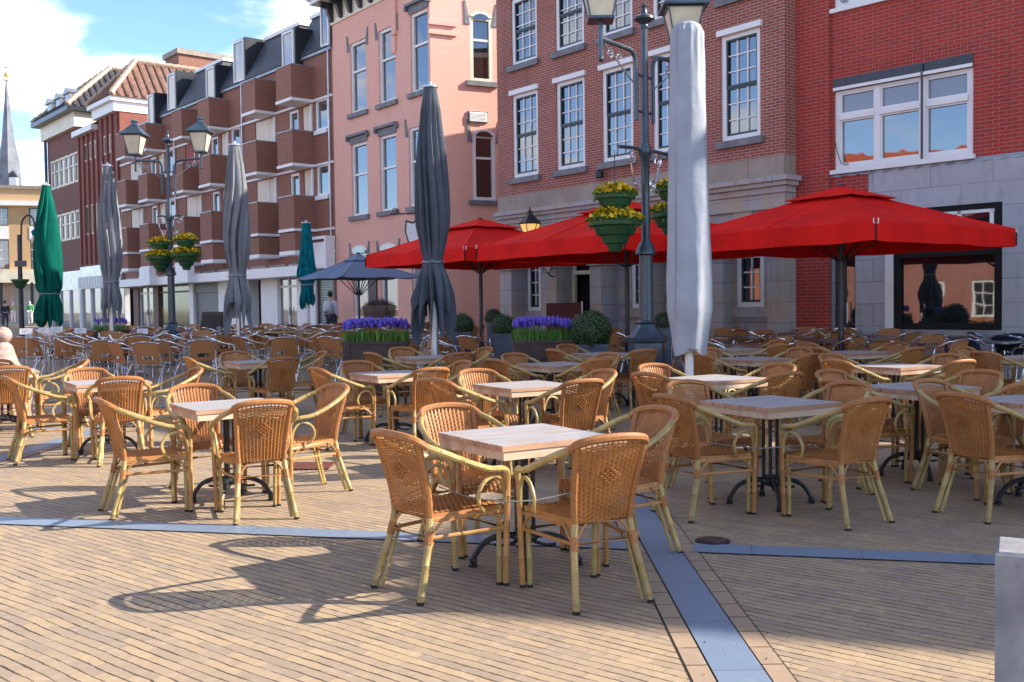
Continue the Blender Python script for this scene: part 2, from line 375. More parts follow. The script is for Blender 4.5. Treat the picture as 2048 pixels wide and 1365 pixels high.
def make_rattan_chair():
    root = thing('rattan_armchair', 'rattan armchair', 'chair')
    def back(u, v, off):
        z = lerp(.415, .80, v); hw = lerp(.148, .180, v)
        x = (u*2-1)*hw; bow = .035*(1-(u*2-1)**2)
        y = lerp(-.195, -.295, v)-bow*lerp(.5, 1, v)-.018*math.sin(v*math.pi)*-1
        zz = z+.025*v*(1-(u*2-1)**2)
        return (x, y-off, zz)
    mb = MB(); weave_panel(mb, back, 32, 13, 0.0, .955)
    mb.build('backrest', M['rattan'], root)
    # bound upright posts + top rail
    mb = MB()
    top = [(-.212, -.240, .775), (-.192, -.285, .806), (-.150, -.315, .824), (-.08, -.334, .834), (0, -.340, .837), (.08, -.334, .834), (.150, -.315, .824), (.192, -.285, .806), (.212, -.240, .775)]
    mb.tube(top, [.019]+[.0215]*7+[.019], 8, sub=3)
    for s in (-1, 1): mb.tube([(s*.156, -.19, .40), (s*.168, -.208, .55), (s*.188, -.275, .79)], .0185, 8, sub=3)
    mb.build('back_frame', M['rattan_dark'], root, True)
    for s in (-1, 1):
        mb = MB(); mb.tube([(s*.211, -.243, .777), (s*.256, -.165, .742), (s*.286, -.03, .683), (s*.287, .09, .642), (s*.276, .18, .632), (s*.255, .232, .612), (s*.241, .25, .565)], [.0185, .018, .0175, .017, .017, .017, .0165], 8, sub=4, nodes=.13)
        mb.build('armrest', M['bamboo'], root, True)
        mb = MB(); mb.tube([(s*.241, .25, .575), (s*.236, .248, .40), (s*.226, .243, .012)], .0165, 8, nodes=.16)
        leg = mb.build('front_leg', M['rattan_leg'], root, True)
        mb = MB(); mb.tube([(s*.206, .222, .43), (s*.199, .222, .25), (s*.193, .225, .012)], .0145, 7, nodes=.17)
        mb.build('inner_leg', M['bamboo'], leg, True)
        mb = MB(); mb.lathe([(.0185, 0), (.0185, .016)], 8, s*.226, .243); mb.lathe([(.0165, 0), (.0165, .016)], 8, s*.193, .225); mb.build('foot_cap', M['rubber'], leg)
        mb = MB(); mb.tube([(s*.156, -.19, .415), (s*.170, -.205, .30), (s*.210, -.292, .012)], [.0185, .0185, .018], 8, nodes=.15); mb.tube([(s*.150, -.165, .33), (s*.184, -.262, .012)], .0115, 6, nodes=.17)
        leg = mb.build('rear_leg', M['bamboo'], root, True)
        mb = MB(); mb.tube([(s*.1645, -.199, .345), (s*.1725, -.211, .28)], .0215, 8); mb.build('binding', M['rattan_dark'], leg, True)
        mb = MB(); mb.lathe([(.0195, 0), (.0195, .016)], 8, s*.211, -.294); mb.build('foot_cap', M['rubber'], leg)
        mb = MB(); mb.tube([(s*.238, .235, .44), (s*.243, .222, .53), (s*.25, .17, .59), (s*.256, .09, .575), (s*.256, .045, .51), (s*.246, .065, .445), (s*.225, .10, .415)], .0105, 7, sub=4, nodes=.1)
        mb.build('arm_hoop', M['bamboo'], root, True)
    def seat(u, v, off):
        hw = lerp(.162, .218, min(v*1.05, 1)); x = (u*2-1)*hw
        if v < .86:
            t = v/.86; y = lerp(-.185, .235, t); z = .432-.022*math.sin(t*math.pi)*(1-(u*2-1)**2*.8)
        else:
            t = (v-.86)/.14; y = .235+.03*math.sin(t*math.pi/2); z = .432-.06*t
        return (x, y+(off if v >= .86 else 0), z+(off if v < .86 else 0))
    mb = MB(); weave_panel(mb, lambda u, v, o: seat(u, v, o), 30, 14, 0, 1, .45, .0055, False)
    for s in (-1, 1):
        vs = []
        for k in range(9):
            v = k/8*.86; p = seat(0 if s < 0 else 1, v, 0); q = (p[0]+s*.006, p[1], p[2]-.045)
            vs += [p, q]
        mb.add(vs, [(2*k, 2*k+2, 2*k+3, 2*k+1) for k in range(8)])
    mb.build('seat', M['rattan'], root)
    mb = MB()
    mb.tube([(-.156, -.19, .405), (.156, -.19, .405), (.222, .238, .395), (-.222, .238, .395)], .0125, 7, closed=True)
    mb.tube([(-.169, -.206, .31), (.169, -.206, .31), (.228, .236, .31), (-.228, .236, .31)], .0105, 7, closed=True)
    for s in (-1, 1):
        for (a, b, c) in (((s*.170, -.207, .30), (s*.128, -.20, .37), (s*.095, -.192, .402)), ((s*.171, -.205, .30), (s*.182, -.155, .37), (s*.178, -.11, .402)),
                          ((s*.228, .238, .30), (s*.18, .24, .365), (s*.14, .238, .392)), ((s*.228, .236, .30), (s*.224, .185, .37), (s*.214, .14, .398))):
            mb.tube([a, b, c], .0075, 6, sub=3)
    mb.build('stretcher', M['rattan_leg'], root, True)
    return root
# ------------------------------------------------------------------ plank table on a cast iron pedestal
def make_plank_table():
    root = thing('plank_table', 'plank table', 'table'); H = .36
    mb = MB(); w = .72/5
    for i in range(5):
        a, b = -H+i*w+.004, -H+(i+1)*w-.004; e = random.uniform(-.002, .002)
        mb.box(-H+random.uniform(0, .002), H-random.uniform(0, .002), a, b, .720+e, .750+e); mb.mi[-6:] = [1, 0, 1, 1, 1, 1]
    mb.build('tabletop', [M['plank'], M['plank_edge']], root)
    mb = MB(); h = H-.012
    mb.box(-h, h, -h, -h+.022, .672, .7185); mb.box(-h, h, h-.022, h, .672, .7185); mb.box(-h, -h+.022, -h+.0225, h-.0225, .672, .7185); mb.box(h-.022, h, -h+.0225, h-.0225, .672, .7185)
    mb.build('apron', M['apron'], root)
    mb = MB()
    for a in (45, 135, 225, 315):
        x, y = .048*math.cos(R_(a)), .048*math.sin(R_(a)); mb.tube([(x, y, .17), (x, y, .655)], .0125, 7)
    mb.lathe([(.03, .13), (.068, .15), (.072, .17), (.06, .185), (.066, .20), (.03, .215)], 12)
    mb.box(-.17, .17, -.17, .17, .655, .671)
    mb.build('pedestal', M['iron'], root, True)
    for k in range(4):
        a = R_(58+90*k); c, s = math.cos(a), math.sin(a); f = lambda r, z: (r*c, r*s, z)
        mb = MB(); mb.tube([f(.05, .175), f(.13, .178), f(.225, .142), f(.285, .065), f(.296, .022)], [.021, .019, .017, .016, .018], 7, sub=3)
        mb.tube([f(.05, .14), f(.12, .12), f(.175, .125)], .010, 6, sub=2)
        mb.lathe([(.020, 0), (.027, .004), (.027, .014), (.018, .022), (.023, .032), (.021, .045), (.012, .055)], 9, .296*c, .296*s)
        mb.build('foot', M['iron'], root, True)
    return root
# ------------------------------------------------------------------ aluminium stacking chair with a woven seat and back
def make_alu_chair(name, weave, label):
    root = thing(name, label, 'chair')
    def pad(pts_fn, nm):
        mb = MB(); N = 8; MM = 6; vs = []
        for t in (0, 1):
            for j in range(MM+1):
                for i in range(N+1): vs.append(pts_fn(i/N*2-1, j/MM, t))
        W = N+1; L = W*(MM+1); fs = []
        for j in range(MM):
            for i in range(N):
                if nm == 'backrest' and j == 1 and 2 <= i <= 5: continue   # hand slot
                a = j*W+i; fs += [(a, a+1, a+W+1, a+W), (L+a, L+a+W, L+a+W+1, L+a+1)]
        for i in range(N): fs += [(i, L+i, L+i+1, i+1), (MM*W+i, MM*W+i+1, L+MM*W+i+1, L+MM*W+i)]
        for j in range(MM): fs += [(j*W, (j+1)*W, L+(j+1)*W, L+j*W), (j*W+N, L+j*W+N, L+(j+1)*W+N, (j+1)*W+N)]
        mb.add(vs, fs); mb.build(nm, weave, root, True)
    pad(lambda x, v, t: (x*lerp(.195, .215, v)*(1-.06*max(0, v-.8)*5*abs(x)), -.19-.13*v-.035*(1-x*x)+t*.012, .455+.36*v+.03*v*(1-x*x)), 'backrest')
    pad(lambda x, v, t: (x*.21, lerp(-.20, .22, v), .445-.015*math.sin(v*3.1)*(1-x*x)-(.02*max(0, v-.83)*6)+t*.012), 'seat')
    for s in (-1, 1):
        mb = MB(); mb.tube([(s*.225, .25, .008), (s*.235, .20, .45), (s*.245, .19, .60), (s*.262, .14, .665), (s*.27, .03, .685), (s*.265, -.12, .725), (s*.235, -.285, .80), (s*.212, -.31, .80)], .0125, 7, sub=3)
        mb.build('arm_frame', M['alu'], root, True)
        mb = MB(); mb.tube([(s*.24, -.27, .008), (s*.225, -.10, .425), (s*.222, .20, .435)], .0115, 7, sub=2); mb.build('rear_leg', M['alu'], root, True)
    for P_ in ([(-.232, .21, .36), (.232, .21, .36)], [(-.222, -.14, .40), (.222, -.14, .40)]): mb = MB(); mb.tube(P_, .009, 6); mb.build('crossbar', M['alu'], root, True)
    mb = MB(); mb.tube([(-.212, -.31, .795), (-.1, -.355, .826), (.1, -.355, .826), (.212, -.31, .795)], .011, 6, sub=2); mb.build('top_rail', M['alu'], root, True)
    return root
def make_cafe_table(name, label, top, square=True):
    root = thing(name, label, 'table')
    mb = MB()
    if square: mb.box(-.34, .34, -.34, .34, .722, .748)
    else: mb.lathe([(.35, .722), (.36, .73), (.36, .742), (.35, .748)], 24)
    mb.build('tabletop', top, root)
    if square:
        mb = MB()
        for (a, b, c, d) in ((-.347, .347, -.347, -.3405), (-.347, .347, .3405, .347), (-.347, -.3405, -.34, .34), (.3405, .347, -.34, .34)): mb.box(a, b, c, d, .72, .749)
        mb.build('edge_trim', M['alu'], root)
    mb = MB(); mb.tube([(0, 0, .05), (0, 0, .72)], .028, 8); mb.build('column', M['alu'], root, True)
    for k in range(4):
        a = R_(45+90*k); c, s = math.cos(a), math.sin(a)
        mb = MB(); mb.tube([(.02*c, .02*s, .07), (.15*c, .15*s, .06), (.29*c, .29*s, .012)], .016, 6, sub=2); mb.build('foot', M['alu'], root, True)
    return root
def make_wicker_chair():
    """light bamboo tub chair of the far terrace"""
    root = thing('bamboo_tub_chair', 'bamboo tub chair of the far terrace before the white shopfront', 'chair', group='bamboo tub chairs of the far terrace')
    mb = MB(); n = 14; vs = []
    for j in range(5):
        v = j/4
        for k in range(n+1):
            a = R_(-200+220*k/n); r = lerp(.225, .265, v); vs.append((r*math.cos(a), r*math.sin(a)-.0, lerp(.42, .60+.20*max(0, -math.sin(a)), v)))
    mb.add(vs, [(j*(n+1)+k, j*(n+1)+k+1, (j+1)*(n+1)+k+1, (j+1)*(n+1)+k) for j in range(4) for k in range(n)])
    mb.build('backrest', M['rattan'], root, True)
    mb = MB(); mb.tube([(.268*math.cos(R_(-200+220*k/12)), .268*math.sin(R_(-200+220*k/12)), .60+.20*max(0, -math.sin(R_(-200+220*k/12)))) for k in range(13)], .017, 7); mb.build('armrest', M['bamboo'], root, True)
    mb = MB(); mb.lathe([(.02, .43), (.21, .44), (.225, .42), (.2, .40), (.02, .40)], 16); mb.build('seat', M['rattan_dark'], root, True)
    for (x, y) in ((-.19, .17), (.19, .17), (-.17, -.18), (.17, -.18)):
        mb = MB(); mb.tube([(x*.95, y*.95, .42), (x*1.08, y*1.12, 0)], .015, 6); mb.build('leg', M['bamboo'], root, True)
    return root
# ------------------------------------------------------------------ placing the rattan tables (pixels of the tabletop centres in the photo -> points on the square)
BASE = R_(-58)                                  # direction the near right chairs sit in
SIDES = (('near right', 0), ('near left', -90), ('far left', 180), ('far right', 90))
proto_t, proto_c = make_plank_table(), make_rattan_chair()
used_t, used_c = [False], [False]
def inst(proto, used):
    if not used[0]: used[0] = True; return proto
    return copy_tree(proto)
def rattan_set(p, name, rot=0.0, sides='0123', over=None, dist=.60):
    t = inst(proto_t, used_t); t.location = p; t.rotation_euler.z = BASE+rot+math.pi/2+random.choice((0, 2))*math.pi/2
    tag(t, 'pale plank table on an iron pedestal, '+name, 'table', 'plank tables of the front terrace')
    for i, (sn, da) in enumerate(SIDES):
        if str(i) not in sides: continue
        a = BASE+rot+R_(da)+random.uniform(-.05, .05); d = dist+random.uniform(-.03, .03); tw = random.uniform(-.10, .10)
        if over and i in over: da2, d, tw = over[i]; a = BASE+rot+R_(da+da2)
        c = inst(proto_c, used_c); q = Vector((p.x+d*math.cos(a), p.y+d*math.sin(a), 0)); q.z = gz(q.y); c.location = q
        c.rotation_euler.z = a+math.pi/2+tw        # faces the table
        tag(c, 'rattan armchair, %s side of the table %s' % (sn, name), 'chair', 'rattan armchairs of the front terrace')
TABLES = [((1048, 868), 'at the very front', 0.0, {0: (-4, .615, -.035), 1: (8, .575, .0), 2: (0, .60, .03), 3: (-5, .62, .04)}), ((460, 808), 'second from the front, west side', .03, None), ((1540, 803), 'by the drain cover', -.04, None),
 ((215, 763), 'second from the west edge', .02, None), ((515, 723), 'in front of the silver folded parasol', .0, None), ((785, 746), 'in front of the dark folded parasol', .04, None),
 ((1050, 769), 'straight behind the frontmost', -.02, None), ((1112, 728), 'in front of the box bush', .03, None), ((858, 714), 'at the foot of the dark folded parasol', .0, None),
 ((1432, 756), 'before the pale covered parasol', .05, None), ((1788, 731), 'third row, before the red parasol', .0, None), ((1833, 773), 'second row, east side', -.03, None),
 ((1505, 717), 'behind the pale covered parasol', .02, None), ((1712, 704), 'last row, below the red parasol pole', .0, None), ((1470, 698), 'last row, beside the lamp post', -.04, None),
 ((2062, 714), 'last row at the east edge', .03, None), ((1212, 707), 'last row, under the hanging baskets', .02, None), ((8, 742), 'cut by the west edge of the view', .0, None), ((2080, 800), 'cut by the east edge of the view', .0, None)]
OCC = []
for (px, nm, rot, over) in TABLES:
    p = on(px[0], px[1], .75); OCC.append(p); rattan_set(p, nm, rot, over=over)
# ------------------------------------------------------------------ aluminium terraces
proto_a = make_alu_chair('aluminium_chair', M['weave'], 'aluminium chair with brown woven seat'); used_a = [False]
proto_b = make_cafe_table('cafe_table', 'square brown cafe table with a metal edge', M['top_brown']); used_b = [False]
def alu(p, rz, label, grp):
    c = inst(proto_a, used_a); c.location = (p.x, p.y, gz(p.y)); c.rotation_euler.z = rz; return tag(c, label, 'chair', grp)
def free(p, r):
    return all((p-q).to_2d().length > r for q in OCC)
LEFT_G, RIGHT_G = 'aluminium chairs crowded on the west terrace', 'aluminium chairs under the red parasols'
# front row of the west terrace, backs to the square: pixel of the seat, heading in degrees (0 = facing away from the square)
ROW = [((505, 712), 30), ((640, 701), -40), ((676, 714), 45), ((532, 697), 70), ((702, 697), 20), ((20, 708), 40), ((58, 712), -20), ((98, 710), 62), ((128, 712), -25), ((158, 716), 66), ((205, 722), -18), ((262, 726), 60), ((305, 728), -22), ((356, 722), 58), ((405, 722), -8), ((452, 714), 50), ((560, 716), -14), ((598, 708), 55)]
ORD = ('first second third fourth fifth sixth seventh eighth ninth tenth eleventh twelfth thirteenth fourteenth fifteenth sixteenth seventeenth eighteenth').split()
for i, (px, h) in enumerate(ROW):
    p = on(px[0], px[1], .44); OCC.append(p)
    alu(p, R_(-h*.9+(12 if i % 3 else -20)), '%s aluminium chair from the west in the west terrace front row, brown back' % ORD[sorted(ROW).index((px, h))], LEFT_G)
def terrace(x0, x1, y0, y1, inside, grp, lab, tlab, tgrp, ang, sx, sy, maxn):
    n = 0; d = Vector((math.cos(ang), math.sin(ang), 0)); e = Vector((-d.y, d.x, 0)); cells = []
    for i in range(-14, 15):
        for j in range(-14, 15):
            p = Vector(((x0+x1)/2, (y0+y1)/2, 0))+d*(i*sx)+e*(j*sy)
            if x0 < p.x < x1 and y0 < p.y < y1 and inside(p): cells.append(p)
    cells.sort(key=lambda p: p.y)
    for p in cells:
        p = p+Vector((random.uniform(-.08, .08), random.uniform(-.08, .08), 0))
        if not free(p, .95): continue
        t = inst(proto_b, used_b); t.location = (p.x, p.y, gz(p.y)); t.rotation_euler.z = ang+random.uniform(-.1, .1); tag(t, tlab, 'table', tgrp)
        for k in range(4):
            a = ang+k*math.pi/2+random.uniform(-.14, .14); r = .60+random.uniform(-.05, .08); q = p+Vector((math.cos(a), math.sin(a), 0))*r
            if not free(q, .42) or n >= maxn: continue
            alu(q, a+math.pi/2+random.uniform(-.25, .25), lab, grp); n += 1
        OCC.append(p)
# ------------------------------------------------------------------ folded parasols
def folded_parasol(px, Y, topy, prof, cloth, label, pole=M['steel'], nf=9, depth=.26, seed=1, tie=None, ragged=.12, name='folded_parasol', pr=.03, skirt=None):
    """prof: (pixel y, half width in pixels) from top to bottom"""
    rnd = random.Random(seed); base = at(px, 640, Y); z0 = gz(Y); base.z = z0
    root = thing(name, label, 'parasol', base)
    k = Y/F_PX; P = [(at(px, y, Y).z-z0, w*k) for y, w in prof]
    n = nf*12; rows = []; m = len(P); S = 9
    ph = [rnd.uniform(-.9, .9) for _ in range(nf+1)]; dp = [rnd.uniform(.5, 1.3) for _ in range(nf+1)]
    bd = [f+rnd.uniform(-.24, .24) for f in range(nf)]
    for i in range(m-1):
        for s in range(S if i < m-2 else S+1):
            u = s/S; a, b, c, d = P[max(i-1, 0)], P[i], P[i+1], P[min(i+2, m-1)]
            r = .5*(2*b[1]+(c[1]-a[1])*u+(2*a[1]-5*b[1]+4*c[1]-d[1])*u*u+(3*b[1]-a[1]-3*c[1]+d[1])*u**3)
            rows.append((lerp(b[0], c[0], u), max(r, .01), (i+u)/(m-1)))
    vs = []; zt = P[0][0]; zb = P[-1][0]
    tz = None if tie is None else at(px, tie, Y).z-z0
    for (z, r, t) in rows:
        dep = depth*min(1, (zt-z)/.6+.12); below = tz is not None and z < tz
        if tz is not None: dep *= min(1.0, .30+abs(z-tz)/.4)
        w = (tz-z)/max(tz-zb, .01) if below else 0.0
        tw = .28*math.sin(z*1.1+ph[1]*3)+.12*math.sin(z*2.7+ph[2]*4)
        for q in range(n):
            x = q/n*nf; k_ = sum(1 for e_ in bd if e_ <= x)-1
            lo_, hi_ = (bd[k_] if k_ >= 0 else bd[-1]-nf), (bd[k_+1] if k_+1 < nf else bd[0]+nf); f = k_ % nf; lo = min(1.0, max(0.0, (x-lo_)/(hi_-lo_)))
            saw = lo**.75*(1-max(0, (lo-.86)/.14)**2*.95)            # each flap rises and drops sharply onto the next
            sw = min(.62, dep*dp[f]*(1+.9*w)); rr = r*(1-sw*(1-saw)+.03*math.sin(5*q/n*6.283+z*2.3+ph[0]))
            aa = 2*math.pi*q/n+tw+.10*math.sin(z*2.1+ph[f]*5)*min(1, (zt-z)); dz = 0
            if below:
                fl = math.sin(math.pi*lo)**1.4; dz = -ragged*w**1.5*(fl*1.7*(dp[f]-.25)-.35); rr *= 1+.20*w*math.sin(7*lo+ph[f]*4)+.08*w*math.sin(z*9+ph[f]*6)
            vs.append((rr*math.cos(aa), rr*math.sin(aa), z+dz))
    L = len(rows); mb = MB()
    mb.add(vs, [(i*n+q, i*n+(q+1) % n, (i+1)*n+(q+1) % n, (i+1)*n+q) for i in range(L-1) for q in range(n)])
    can = mb.build('canopy', cloth, root)
    can.data.shade_smooth(); can.data.set_sharp_from_angle(angle=R_(55))
    if tz is not None:
        rt = min(rows, key=lambda w: abs(w[0]-tz))[1]
        mb = MB(); mb.tube([((rt*1.0)*math.cos(2*math.pi*q/20), (rt*1.0)*math.sin(2*math.pi*q/20), tz+.012*math.sin(q*2.2)) for q in range(20)], .016, 6, closed=True)
        mb.build('tie_cord', M['lead'], can, True)
    mb = MB(); mb.tube([(0, 0, .06), (0, 0, zt)], pr, 10); mb.build('pole', pole, root, True)
    mb = MB(); mb.lathe([(.05, zt-.02), (P[0][1]*1.15, zt), (P[0][1]*1.15, zt+.03), (.03, zt+.05), (.025, zt+.09)], 14); mb.build('finial', M['steel'], root, True)
    mb = MB(); mb.lathe([(.34, 0), (.34, .05), (.06, .07), (.05, .3)], 20); mb.build('base', M['poleblack'], root, True)
    OCC.append(Vector((base.x, base.y, 0)))
    return root
folded_parasol(868, 15.4, 172, [(176, 13), (220, 21), (300, 31), (390, 37), (450, 37), (500, 27), (525, 21), (556, 34), (588, 43), (605, 45), (618, 42)], M['grey_cloth'], 'tall charcoal folded parasol tied at the waist, beside the crocus planter', nf=11, depth=.42, seed=3, tie=525, ragged=.46, pr=.065)
folded_parasol(477, 20.0, 288, [(292, 11), (330, 17), (400, 25), (470, 28), (515, 25), (550, 17), (580, 24), (605, 30), (620, 30)], M['silver_cloth'], 'silver grey folded parasol with ragged lower folds, beside the chalk board', nf=12, depth=.46, seed=8, tie=552, ragged=.42, pr=.05)
folded_parasol(224, 23.0, 330, [(333, 9), (370, 14), (430, 21), (490, 24), (535, 21), (563, 15), (588, 19), (606, 23), (615, 22)], M['silver_cloth'], 'silver grey folded parasol between the green one and the lamp post', nf=11, depth=.44, seed=12, tie=565, ragged=.36, pr=.06)
folded_parasol(100, 27.0, 368, [(372, 8), (410, 16), (470, 25), (530, 29), (575, 26), (590, 19), (610, 24), (645, 27)], M['green_cloth'], 'emerald green folded parasol with a pale cap', nf=8, depth=.40, seed=5, tie=588, ragged=.2, pr=.05)
folded_parasol(616, 29.0, 444, [(447, 8), (480, 12), (530, 18), (552, 22), (566, 14), (580, 13), (596, 15), (608, 14)], M['teal_cloth'], 'teal folded parasol on a white pole before the white shopfront', M['white'], nf=9, depth=.38, seed=9, tie=570, ragged=.16, pr=.06)
# the pale covered one: a close fitting bag, creased at top and hem
def covered_parasol(px, Y):
    rnd = random.Random(4); base = at(px, 640, Y); base.z = gz(Y); root = thing('covered_parasol', 'tall parasol in a pale grey cover beside the lamp post', 'parasol', base)
    prof = [(46, 3), (47, 18), (53, 27), (66, 32.5), (110, 34.5), (200, 36), (300, 38.5), (400, 41), (480, 42), (560, 44), (620, 44), (660, 38), (690, 34), (706, 32)]
    k = Y/F_PX; P = [(at(px, y, Y).z-base.z, w*k) for y, w in prof]; n = 72; S = 5; rows = []
    for i in range(len(P)-1):
        for s in range(S if i < len(P)-2 else S+1): u = s/S; rows.append((lerp(P[i][0], P[i+1][0], u), lerp(P[i][1], P[i+1][1], u)))
    zt, zb = P[0][0], P[-1][0]; vs = []
    for z, r in rows:
        for q in range(n):
            a = 2*math.pi*q/n; tw = max(0, 1-(zt-z)/1.3); bw = max(0, 1-(z-zb)/1.5)
            w = 1+.075*tw*tw*(1-2*abs(math.sin(6.5*a+1.2*math.sin(2*z))))*min(1, (zt-z)/.1)+.075*bw*math.sin(5*a+z*1.2+1)+.016*math.sin(2*a+z*1.3)+.018*(1-2*abs(math.sin(3.5*a-z*1.1)))+.010*math.sin(9*a+z*7)*math.sin(z*5+a)
            cr = math.exp(-((a-4.55-.1*(z-zb))/.16)**2)*.13*bw
            vs.append((r*(w-cr)*math.cos(a), r*(w-cr)*math.sin(a), z+(.03*math.sin(3*a) if z < zb+.02 else 0)))
    mb = MB(); L = len(rows); mb.add(vs, [(i*n+q, i*n+(q+1) % n, (i+1)*n+(q+1) % n, (i+1)*n+q) for i in range(L-1) for q in range(n)]+[tuple(range(n))])
    mb.build('cover', M['pale_cloth'], root).data.shade_smooth()
    mb = MB(); sd = [(( .995*r)*math.cos(R_(222)), (.995*r)*math.sin(R_(222)), z) for z, r in rows[12:]]
    mb.tube(sd, .007, 5); mb.build('zip_seam', M['lead'], root, True)
    mb = MB(); mb.tube([(.231*math.cos(a_), .231*math.sin(a_), zb+.9) for a_ in [2*math.pi*i/24 for i in range(24)]], .006, 5, closed=True)
    mb = MB(); mb.tube([(0, 0, .06), (0, 0, zt-.1)], .05, 12); mb.build('pole', M['white'], root, True)
    mb = MB(); mb.lathe([(.36, 0), (.36, .05), (.08, .07), (.07, .3)], 20); mb.build('base', M['poleblack'], root, True)
    OCC.append(Vector((base.x, base.y, 0)))
covered_parasol(1378, 11.3)
# ------------------------------------------------------------------ open parasols
def open_parasol(name, label, pos, half, z_eave, z_top, val, cloth, rot, pole, vent=.22, sag=.07, polr=.045, ring=True):
    root = thing(name, label, 'parasol', (pos[0], pos[1], gz(pos[1])), rot); n = 12
    def tri(mb, h0, h1, z0, z1, sg, thick=0):
        """four sloped faces between square rings h0 (outer) and h1 (inner), slightly sagging between the ribs"""
        for s in range(4):
            c, sn = math.cos(s*math.pi/2), math.sin(s*math.pi/2); vs = []
            for j in range(7):
                t = j/6; h = lerp(h0, h1, t); z = lerp(z0, z1, t)
                for i in range(n+1):
                    u = i/n*2-1; rib = abs(math.sin(u*math.pi))          # ribs at the corners and the middle
                    dz = -sg*(rib)*(1-t)*(.35+.65*(1-t)) - sg*.5*math.sin(t*math.pi)
                    x, y = h, u*h; vs.append((c*x-sn*y, sn*x+c*y, z+dz))
            mb.add(vs, [(j*(n+1)+i, j*(n+1)+i+1, (j+1)*(n+1)+i+1, (j+1)*(n+1)+i) for j in range(6) for i in range(n)])
    mb = MB(); tri(mb, half, vent*half*.72, z_eave, lerp(z_eave, z_top, .74), sag)
    can = mb.build('canopy', cloth, root, True)
    for k in range(8):
        a = k*math.pi/4; L0 = half*(math.sqrt(2) if k % 2 else 1); L1 = vent*half*.72*(math.sqrt(2) if k % 2 else 1); zb = lerp(z_eave, z_top, .74); mb = MB()
        mb.tube([(lerp(L0, L1, t)*math.cos(a), lerp(L0, L1, t)*math.sin(a), lerp(z_eave, zb, t)-sag*.5*math.sin(t*math.pi)+.004) for t in (0, .25, .5, .75, 1)], .009, 5); mb.build('seam', cloth, can, True)
    mb = MB()
    for s in range(4):
        c, sn = math.cos(s*math.pi/2), math.sin(s*math.pi/2); vs = []
        for i in range(25):
            u = i/24*2-1; rib = abs(math.sin(u*math.pi)); x, y = half, u*half
            vs += [(c*x-sn*y, sn*x+c*y, z_eave-sag*rib*1.0), (c*(x+.015)-sn*y, sn*(x+.015)+c*y, z_eave-sag*rib*.9-val-.007*math.sin(u*9+s))]
        mb.add(vs, [(2*i, 2*i+2, 2*i+3, 2*i+1) for i in range(24)])
    mb.build('valance', cloth, can, True)
    mb = MB(); zb = lerp(z_eave, z_top, .74); tri(mb, vent*half*1.12, .04, zb-.015, z_top, .01); mb.build('vent_cap', cloth, can, True)
    mb = MB(); mb.tube([(0, 0, .05), (0, 0, z_top-.06)], polr, 12); mb.build('pole', pole, root, True)
    mb = MB(); mb.lathe([(.02, z_top-.02), (.06, z_top), (.05, z_top+.03), (.01, z_top+.04)], 10); mb.build('finial', pole, root)
    for k in range(8):
        a = k*math.pi/4; L = half*(math.sqrt(2) if k % 2 else 1)-.03; c, s = math.cos(a), math.sin(a)
        mb = MB(); mb.tube([(.05*c, .05*s, z_top-.12), (L*c, L*s, z_eave-.03)], .016, 6); mb.tube([(.05*c, .05*s, z_eave-.45), (.5*L*c, .5*L*s, lerp(z_top-.12, z_eave-.03, .5))], .012, 6)
        mb.build('rib', M['poleblack'], root, True)
    if ring:
        for k in (0, 1, 2, 3):
            a = math.pi/4+k*math.pi/2; c, s = math.cos(a), math.sin(a); r = half*math.sqrt(2)+.02
            mb = MB(); mb.tube([(r*c-.03*s, r*s+.03*c, z_eave+.02), (r*c-.03*s, r*s+.03*c, z_eave-.05), (r*c+.03*s, r*s-.03*c, z_eave-.05), (r*c+.03*s, r*s-.03*c, z_eave+.02)], .010, 6)
            rg = mb.build('corner_ring', M['steel'], root, True)
            mb = MB(); mb.tube([(r*c, r*s, z_eave-.05), (r*c, r*s, z_eave-.26)], .014, 6); mb.build('strap', M['black'], rg)
    mb = MB(); mb.box(-.42, .42, -.42, .42, 0, .07); mb.lathe([(.09, .07), (.06, .4)], 12); mb.build('base', M['poleblack'], root)
    return root
P1 = at(1682, 600, 16.2); open_parasol('open_parasol', 'big red square parasol with a vented top before the shop window', P1, 1.87, 2.50, 3.25, .28, M['red_cloth'], R_(36.5), M['poleblack'], .30, .014)
P2 = at(1254, 600, 19.0); open_parasol('open_parasol', 'red square parasol behind the hanging flower baskets', P2, 2.02, 2.50, 3.30, .28, M['red_cloth'], R_(38), M['poleblack'], .30, .014)
P3 = at(962, 600, 23.2); open_parasol('open_parasol', 'red square parasol before the pink building', P3, 1.90, 2.48, 3.28, .28, M['red_cloth'], R_(40), M['poleblack'], .32, .014)
P4 = at(718, 600, 25.5); open_parasol('open_parasol', 'blue grey open parasol without a valance', P4, 1.12, 2.02, 2.62, .02, M['blue_cloth'], R_(40), M['poleblack'], .24, .03, .03, False)
